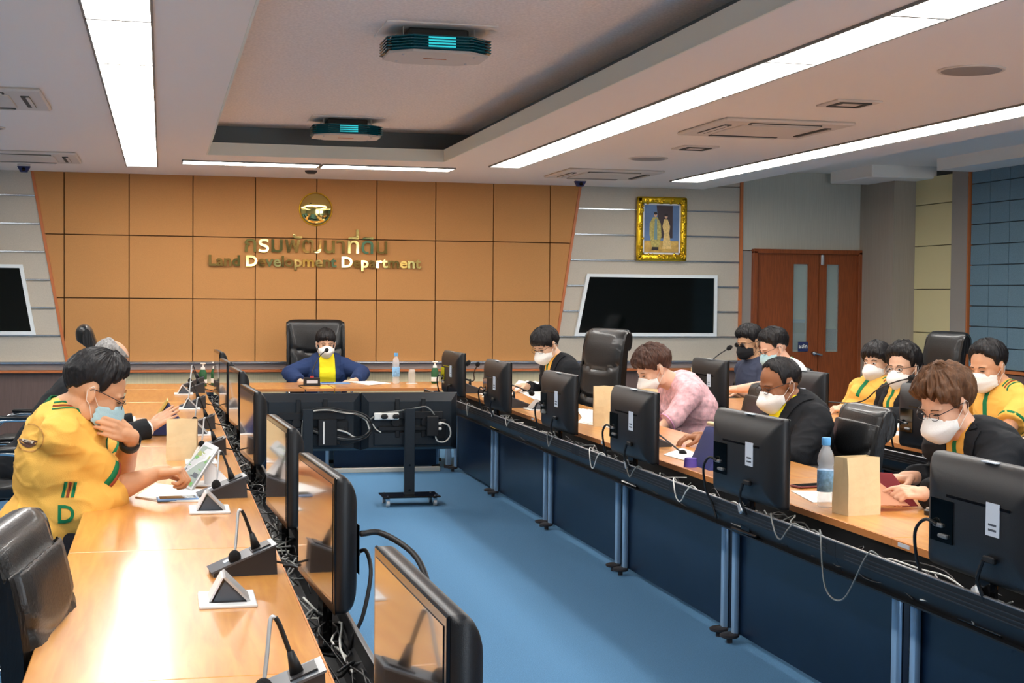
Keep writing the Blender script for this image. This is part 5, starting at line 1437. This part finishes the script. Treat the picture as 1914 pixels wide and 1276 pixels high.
# 1 -- man in yellow shirt, left foreground
def top1(I):
    sh = jersey(I, full=True, amp=.013)
    o = I['org']
    # side lettering and stripes, draped on the near side of the shirt
    me = sh.data; bvh = BVHTree.FromPolygons([v.co.copy() for v in me.vertices], [list(p.vertices) for p in me.polygons])
    def drape(mesh, u, v, size, m, rot=0, name='lettering'):
        p0 = AY(u, v, 5.2); bm = bmesh.new(); bm.from_mesh(mesh); bmesh.ops.subdivide_edges(bm, edges=bm.edges[:], cuts=2)
        Rm = Matrix.Rotation(rot, 3, 'Y'); bad = []
        for vv in bm.verts:
            q = Rm @ V((vv.co.x, 0, vv.co.y)); tgt = AY(u+q.x*size, v-q.z*size, 6.0)
            d = (tgt-CAMPOS).normalized(); hit = bvh.ray_cast(CAMPOS-o, d)
            if hit[0] is None: bad.append(vv)
            else: vv.co = hit[0]+hit[1]*.003
        if bad: bmesh.ops.delete(bm, geom=bad, context='VERTS')
        return fin(name, bm, m, sh)
    def poly(pts):
        bm = bmesh.new(); n = [bm.verts.new((a, b, 0)) for a, b in pts]; bm.faces.new(n)
        bmesh.ops.triangulate(bm, faces=bm.faces[:]); me_ = bpy.data.meshes.new('t'); bm.to_mesh(me_); bm.free(); return me_
    drape(text_mesh('D', 1, 0, .02), 123, 976, 46, GRN, 0, 'side_letter')
    for k, mm in enumerate((GRN, REDB, GRN)):
        drape(poly([(0, 0), (6, 0), (12, 30), (6, 30)]), 114+k*9, 930, 1.0, mm, 0, 'side_stripe')
    bm = bmesh.new(); N = 26
    ci = [bm.verts.new((math.cos(2*PI*k/N), math.sin(2*PI*k/N), 0)) for k in range(N)]; cj = [bm.verts.new((.93*math.cos(2*PI*k/N), .93*math.sin(2*PI*k/N), 0)) for k in range(N)]
    for k in range(N): bm.faces.new((ci[k], ci[(k+1) % N], cj[(k+1) % N], cj[k]))
    me_ = bpy.data.meshes.new('t'); bm.to_mesh(me_); bm.free(); 
    drape(me_, 56, 818, 27, mat('tan print', (196, 140, 70), .8), 0, 'back_emblem')
    drape(poly([(math.cos(a)*.8, math.sin(a)*.8) for a in np.linspace(PI*1.02, PI*1.98, 12)]), 54, 818, 23, mat('dark emblem print', (88, 56, 44), .8), .25, 'back_emblem')
    drape(poly([(-.6, -.1), (.6, -.1), (.5, -.35), (-.5, -.35)]), 54, 820, 19, mat('pale emblem print', (216, 200, 180), .8), .25, 'back_emblem')
    # watch strap
    S, E, W = I['A']['L']; I['band']('watch_strap', E, W, .80, .93, .036*I['sc'], cloth('black strap', (44, 46, 50), .6), I['T'])
Yp = 5.95
el = AY(214, 912, 6.0); el.z = .80
P1 = person('large man in yellow green trimmed shirt, elbows on the left desk, hand to his mask', (178, 733), Yp, .285, (0, 24), (124, 772), AY(80, 1005, 6.0), (214, 160, 122), HB, top1,
    {'R': (wr_(292, 884, 6.02), X*1+Z*.1, -Z*1-X*.2, dict(curl=1.0, thumb=.8)), 'L': (wr_(246, 815, 5.92), -X*.70-Yv*.50+Z*.35, Yv*.75-X*.6, dict(curl=.30, thumb=1.5, k=.88, spread=.08, curls=[.42, .45, .48, .5]))},
    0, mask=('s', MASKS), glasses='thin', closed=True, girth=1.22, sc=1.16, sw=1.05, elbows={'R': el, 'L': wr_(226, 888, 6.25)}, bulge=-.015, belly=.06,
    hair_opts=dict(front=50, temple=34, side=0, behind=4, nape=-22, t=.06, top=.06, rough=.02, seed=2, fringe=8), trousers=cloth('dark trousers', (34, 34, 40)), neckY=6.0)

# 2 -- grey haired man in black suit
def top2(I): jacket(I, BLK, WHITE, collarm=WHITE, cuff=WHITE)
h2 = AZ(272, 800, .80)
P2 = person('grey haired balding man in black suit at the left desk, hand stretched towards a tablet', (207, 676), 8.75, .25, (12, 30), (165, 712), (-.80, 8.75, .55), (206, 160, 130), HG_, top2,
    {'R': (wr_(282, 799, 8.6), X*.8+Z*.62+Yv*.1, -Z*.8+Yv*.5, dict(curl=.08, thumb=.1, spread=.35)), 'L': (V((-.15, 9.1, .80)), X, -Z, dict(curl=.2))},
    5, closed=True, mask=('s', MASKW), girth=1.05, sc=1.08, hair_opts=dict(front=40, side=-5, behind=0, nape=-25, t=.035, bald=(78, 34, 0), seed=4))

# 3 -- woman in blue jacket at the head table
def top3(I):
    jk = jacket(I, NAVYJ, LEMON, vw=.075, vd=.36, collarm=LEMON, open_=.085, amp=.006)
    o = I['org']; c = I['NB']-o-I['U']*.30+I['Sp']*.13
    patch(jk.data, [(c+I['Sp']*.008, I['Sp']), (c-I['Sp']*.008, -I['Sp']), (c+I['U']*.03, I['U']), (c-I['U']*.03, -I['U'])], .004, mat('gilt badge', (214, 196, 150), .4), 'badge', jk, lambda p, n: n.dot(I['Fp']) > .2)
P3 = person('woman in navy jacket and lemon shirt at the head table, white mask, microphone before her', (609, 642), 14.32, .268, (0, 8), (609, 671), (1.585, 14.42, .52), (220, 176, 146), HB, top3,
    {'L': (wr_(664, 712, 13.9), -X*.9-Yv*.4, -Z, dict(curl=.4)), 'R': (wr_(562, 714, 14.0), X*.8-Yv*.5, -Z, dict(curl=.4))},
    270, mask=('kf', MASKW), closed=True, fem=True, sc=1.08, girth=1.08, sw=1.02, elbows={'L': wr_(677, 697, 14.25), 'R': wr_(541, 697, 14.25)}, neckY=14.38,
    hair_opts=dict(front=20, temple=14, side=-4, behind=-20, nape=-35, t=.07, top=.02, fringe=10, seed=5))

# 4 -- woman in black suit, far right row
def top4(I): jacket(I, BLK, YEL, vw=.06, vd=.34, open_=.02)
P4 = person('woman in black suit and yellow shirt reading papers at the far right desks', (1020, 645), 12.0, .285, (20, 26), (1044, 674), (3.46, 12.0, .55), (222, 180, 150), HB, top4,
    {'R': (wr_(984, 722, 12.2), -X*.9+Z*.05, -Z, dict(curl=.5)), 'L': (wr_(1034, 738, 11.75), -X*.8-Yv*.3, -Z, dict(curl=.4))},
    192, mask=('kf', MASKW), glasses='thin', closed=True, fem=True, sc=1.12, girth=1.02,
    hair_opts=dict(front=16, temple=8, side=-16, behind=-24, nape=-38, t=.075, top=.03, over_ear=False, fringe=8, seed=6))

# 5 -- woman in pink blouse
def top5(I):
    sh = I['garment']('blouse', PINK, .018, 1.62, .014, .008, 4.4); I['collar'](PINK, .066*I['sc'], .02, sh, .016)
    for key in ('L', 'R'):
        S, E, W = I['A'][key]; I['band']('cuff', E, W, .58, .66, .060*I['sc'], mat('pink cuff', (226, 160, 196), .8), sh)
P5 = person('woman with short reddish brown hair in a pink patterned blouse, bent over her desk', (1221, 690), 9.35, .285, (6, 26), (1262, 716), (3.72, 9.45, .56), (224, 178, 150), HD, top5,
    {'L': (wr_(1238, 796, 9.1), -X*.8-Z*.3, -Z, dict(curl=.5)), 'R': (wr_(1200, 775, 9.5), -X*.9, -Z, dict(curl=.6))},
    183, mask=('kf', MASKW), closed=True, fem=True, sc=1.14, girth=1.12, elbows={'L': wr_(1262, 778, 9.12)}, bulge=.02,
    hair_opts=dict(front=24, temple=16, side=-6, behind=-8, nape=-30, t=.09, top=.05, fringe=10, seed=8, wave=.8))

# 6 -- man in dark shirt, black mask
def top6(I):
    sh = I['garment']('shirt', SLATEB, .014, .78, .010, .006, 5.1); I['collar'](SLATEB, .064*I['sc'], .03, sh, .02)
P6 = person('man in slate navy shirt with black mask in the back row', (1400, 641), 11.95, .275, (8, 8), (1411, 676), (5.10, 11.95, .56), (206, 160, 124), HB, top6,
    {'L': (wr_(1372, 735, 11.7), -X, -Z, dict(curl=.4)), 'R': (wr_(1370, 728, 12.2), -X, -Z, dict(curl=.4))},
    192, mask=('s', MASKB), glasses='dark', sc=1.08, girth=1.05, hair_opts=dict(front=30, temple=22, side=0, behind=2, nape=-20, t=.085, top=.06, fringe=8, seed=9))

# 7 -- man in white shirt with green collar
def top7(I):
    sh = I['garment']('shirt', WHITE, .014, .78, .012, .006, 6.1); I['collar'](LIME, .066*I['sc'], .034, sh, .03)
    for key in ('L', 'R'):
        S, E, W = I['A'][key]; I['band']('sleeve_band', S, E, .70, .77, .058*I['sc']+.029, LIME, sh)
P7 = person('man in white shirt with green collar and glasses in the back row', (1446, 651), 11.1, .285, (0, 20), (1467, 682), (5.15, 11.1, .56), (226, 178, 152), HB, top7,
    {'L': (wr_(1376, 727, 10.95), -X*1-Z*.05, -Z, dict(curl=.3)), 'R': (wr_(1380, 730, 11.5), -X, -Z, dict(curl=.4))},
    184, mask=('s', MASKS), glasses='thin', closed=True, sc=1.14, girth=1.2, elbows={'L': wr_(1432, 722, 10.9)},
    hair_opts=dict(front=42, temple=30, side=0, behind=4, nape=-20, t=.07, top=.08, seed=10))

# 8 -- man in black suit with yellow collar
def top8(I): jacket(I, BLK, LEMON, vw=.065, vd=.30, open_=.01, collarm=LEMON, amp=.010)
P8 = person('man in black suit with bright yellow collar and white mask, bent over a tablet', (1457, 719), 7.42, .285, (4, 14), (1492, 757), (3.46, 7.42, .57), (150, 100, 70), HB, top8,
    {'L': (wr_(1408, 868, 7.25), -X*.9+Z*.1, -Z, dict(curl=.5)), 'R': (V((3.0, 7.75, .80)), -X, -Z, dict(curl=.5))},
    186, mask=('kf', MASKW), glasses='thin', closed=True, sc=1.12, girth=1.15, elbows={'L': wr_(1490, 852, 7.12)},
    hair_opts=dict(front=58, temple=44, side=-4, behind=-4, nape=-22, t=.035, top=.01, seed=11))

# 9 -- woman in yellow shirt, back row
def top9(I): jersey(I)
P9 = person('woman in yellow shirt with green collar leaning back in the back row, hands clasped', (1638, 678), 9.85, .275, (14, 0), (1645, 710), (5.05, 9.85, .56), (220, 176, 146), HB, top9,
    {'L': (wr_(1582, 764, 9.65), -X*.8+Yv*.3, -Z+Yv*.3, dict(curl=.7)), 'R': (wr_(1578, 762, 9.85), -X*.8-Yv*.2, -Z, dict(curl=.7))},
    200, mask=('kf', MASKW), fem=True, sc=1.08, girth=1.1, hair_opts=dict(front=20, temple=12, side=-8, behind=-22, nape=-36, t=.085, top=.03, fringe=10, seed=12))

# 10 -- woman in black blazer, back row
def top10(I):
    jacket(I, BLK, YEL, vw=.06, vd=.36, open_=.035)
    o = I['org']; bm = bmesh.new(); C_ = I['C']; R = I['R']; h = I['hh']
    tube(bm, [C_+R @ V((.30*h, -.12*h, -.45*h))-o, C_+R @ V((.30*h, -.12*h, -.75*h))-o, C_+R @ V((.26*h, -.12*h, -1.1*h))-o], .0022, 5); fin('lanyard', bm, LOOPM, I['T'], True)
P10 = person('woman in black blazer over yellow shirt with glasses and white mask, back row', (1687, 688), 9.15, .290, (16, 2), (1700, 722), (5.06, 9.15, .56), (222, 178, 150), HB, top10,
    {'L': (wr_(1640, 780, 8.95), -X*.9+Yv*.2, -Z, dict(curl=.4)), 'R': (wr_(1630, 768, 9.3), -X*.8-Yv*.3, -Z, dict(curl=.4))},
    196, mask=('kf', MASKW), glasses='thin', fem=True, sc=1.14, girth=1.08, elbows={'L': wr_(1716, 778, 8.9)}, hair_opts=dict(front=42, temple=30, side=-2, behind=-10, nape=-34, t=.095, top=.08, seed=13, wave=.8))

# 11 -- brown haired woman with folder
def top11(I): jacket(I, BLK, YEL, vw=.06, vd=.42, open_=.055, amp=.009)
P11 = person('woman with short brown hair in black blazer holding a dark red folder, right foreground', (1768, 757), 5.55, .280, (6, 22), (1808, 812), (3.74, 5.60, .56), (226, 176, 146), HBR, top11,
    {'L': (wr_(1722, 922, 5.25), -X*1+Z*.12, Yv*.55-Z*.8, dict(curl=.75, thumb=.5, k=.84, curls=[.35, .75, .8, .85])), 'R': (wr_(1706, 892, 5.75), -X*.9, -Z, dict(curl=.5))},
    190, mask=('kf', MASKW), glasses='thin', closed=True, fem=True, sc=1.14, girth=1.08, elbows={'L': wr_(1826, 935, 5.25), 'R': wr_(1790, 905, 5.95)}, bulge=.01,
    hair_opts=dict(front=34, temple=16, side=-12, behind=-18, nape=-38, t=.095, top=.08, fringe=16, seed=14, wave=1.4))
# the folder she holds
t = thing('folder', 'dark red folder held open by the brown haired woman', 'folder', AZ(1680, 930, .75)+V((0, 0, 0)))
A_ = [AY(u, v, y)-V(t.location) for u, v, y in ((1618, 880, 5.5), (1668, 884, 5.42), (1716, 945, 5.30), (1640, 948, 5.40))]
nn = (A_[1]-A_[0]).cross(A_[3]-A_[0]).normalized()
bm = bmesh.new(); prism(bm, A_, nn*.006); fin('cover', bm, M['darkred'], t)
A2 = [A_[3]+V((0, 0, .0)), A_[2], AZ(1712, 948, .755)-V(t.location), AZ(1632, 944, .755)-V(t.location)]
A3 = [AY(u, v, y)-V(t.location) for u, v, y in ((1622, 900, 5.36), (1640, 898, 5.36), (1700, 944, 5.22), (1632, 944, 5.22))]
n3 = (A3[1]-A3[0]).cross(A3[3]-A3[0]).normalized(); bm = bmesh.new(); prism(bm, A3, n3*.003); fin('inner_sheet', bm, mat('clear folder sleeve', (196, 140, 110), .25), t)

# 12 -- man in yellow at the right
def top12(I): jersey(I)
P12 = person('man in yellow shirt with green collar and white mask at the right edge, back row', (1846, 686), 8.2, .30, (10, 12), (1872, 726), (5.22, 8.15, .56), (214, 160, 124), HB, top12,
    {'L': (wr_(1838, 812, 7.85), -X*.9-Z*.05, -Z, dict(curl=.4)), 'R': (wr_(1830, 808, 8.4), -X, -Z, dict(curl=.4))},
    192, mask=('s', MASKW), sc=1.16, girth=1.08, elbows={'L': wr_(1880, 808, 7.9)}, closed=True,
    hair_opts=dict(front=48, temple=36, side=0, behind=2, nape=-22, t=.055, top=.07, seed=15))
# 13 -- only the forearm and hand of this sitter enter the frame
def top13(I): jacket(I, BLK, WHITE, collarm=WHITE)
P13 = person('sitter at the right edge, only a black sleeve and clasped hand in view', (2010, 700), 6.95, .27, (0, 10), (2020, 745), (5.30, 6.95, .56), (226, 176, 146), HB, top13,
    {'L': (wr_(1925, 826, 6.75), -X*1-Z*.05, -Z, dict(curl=.8)), 'R': (wr_(1940, 820, 7.1), -X, -Z, dict(curl=.6))},
    186, mask=('s', MASKW), sc=1.08, closed=True, hair_opts=dict(seed=16))
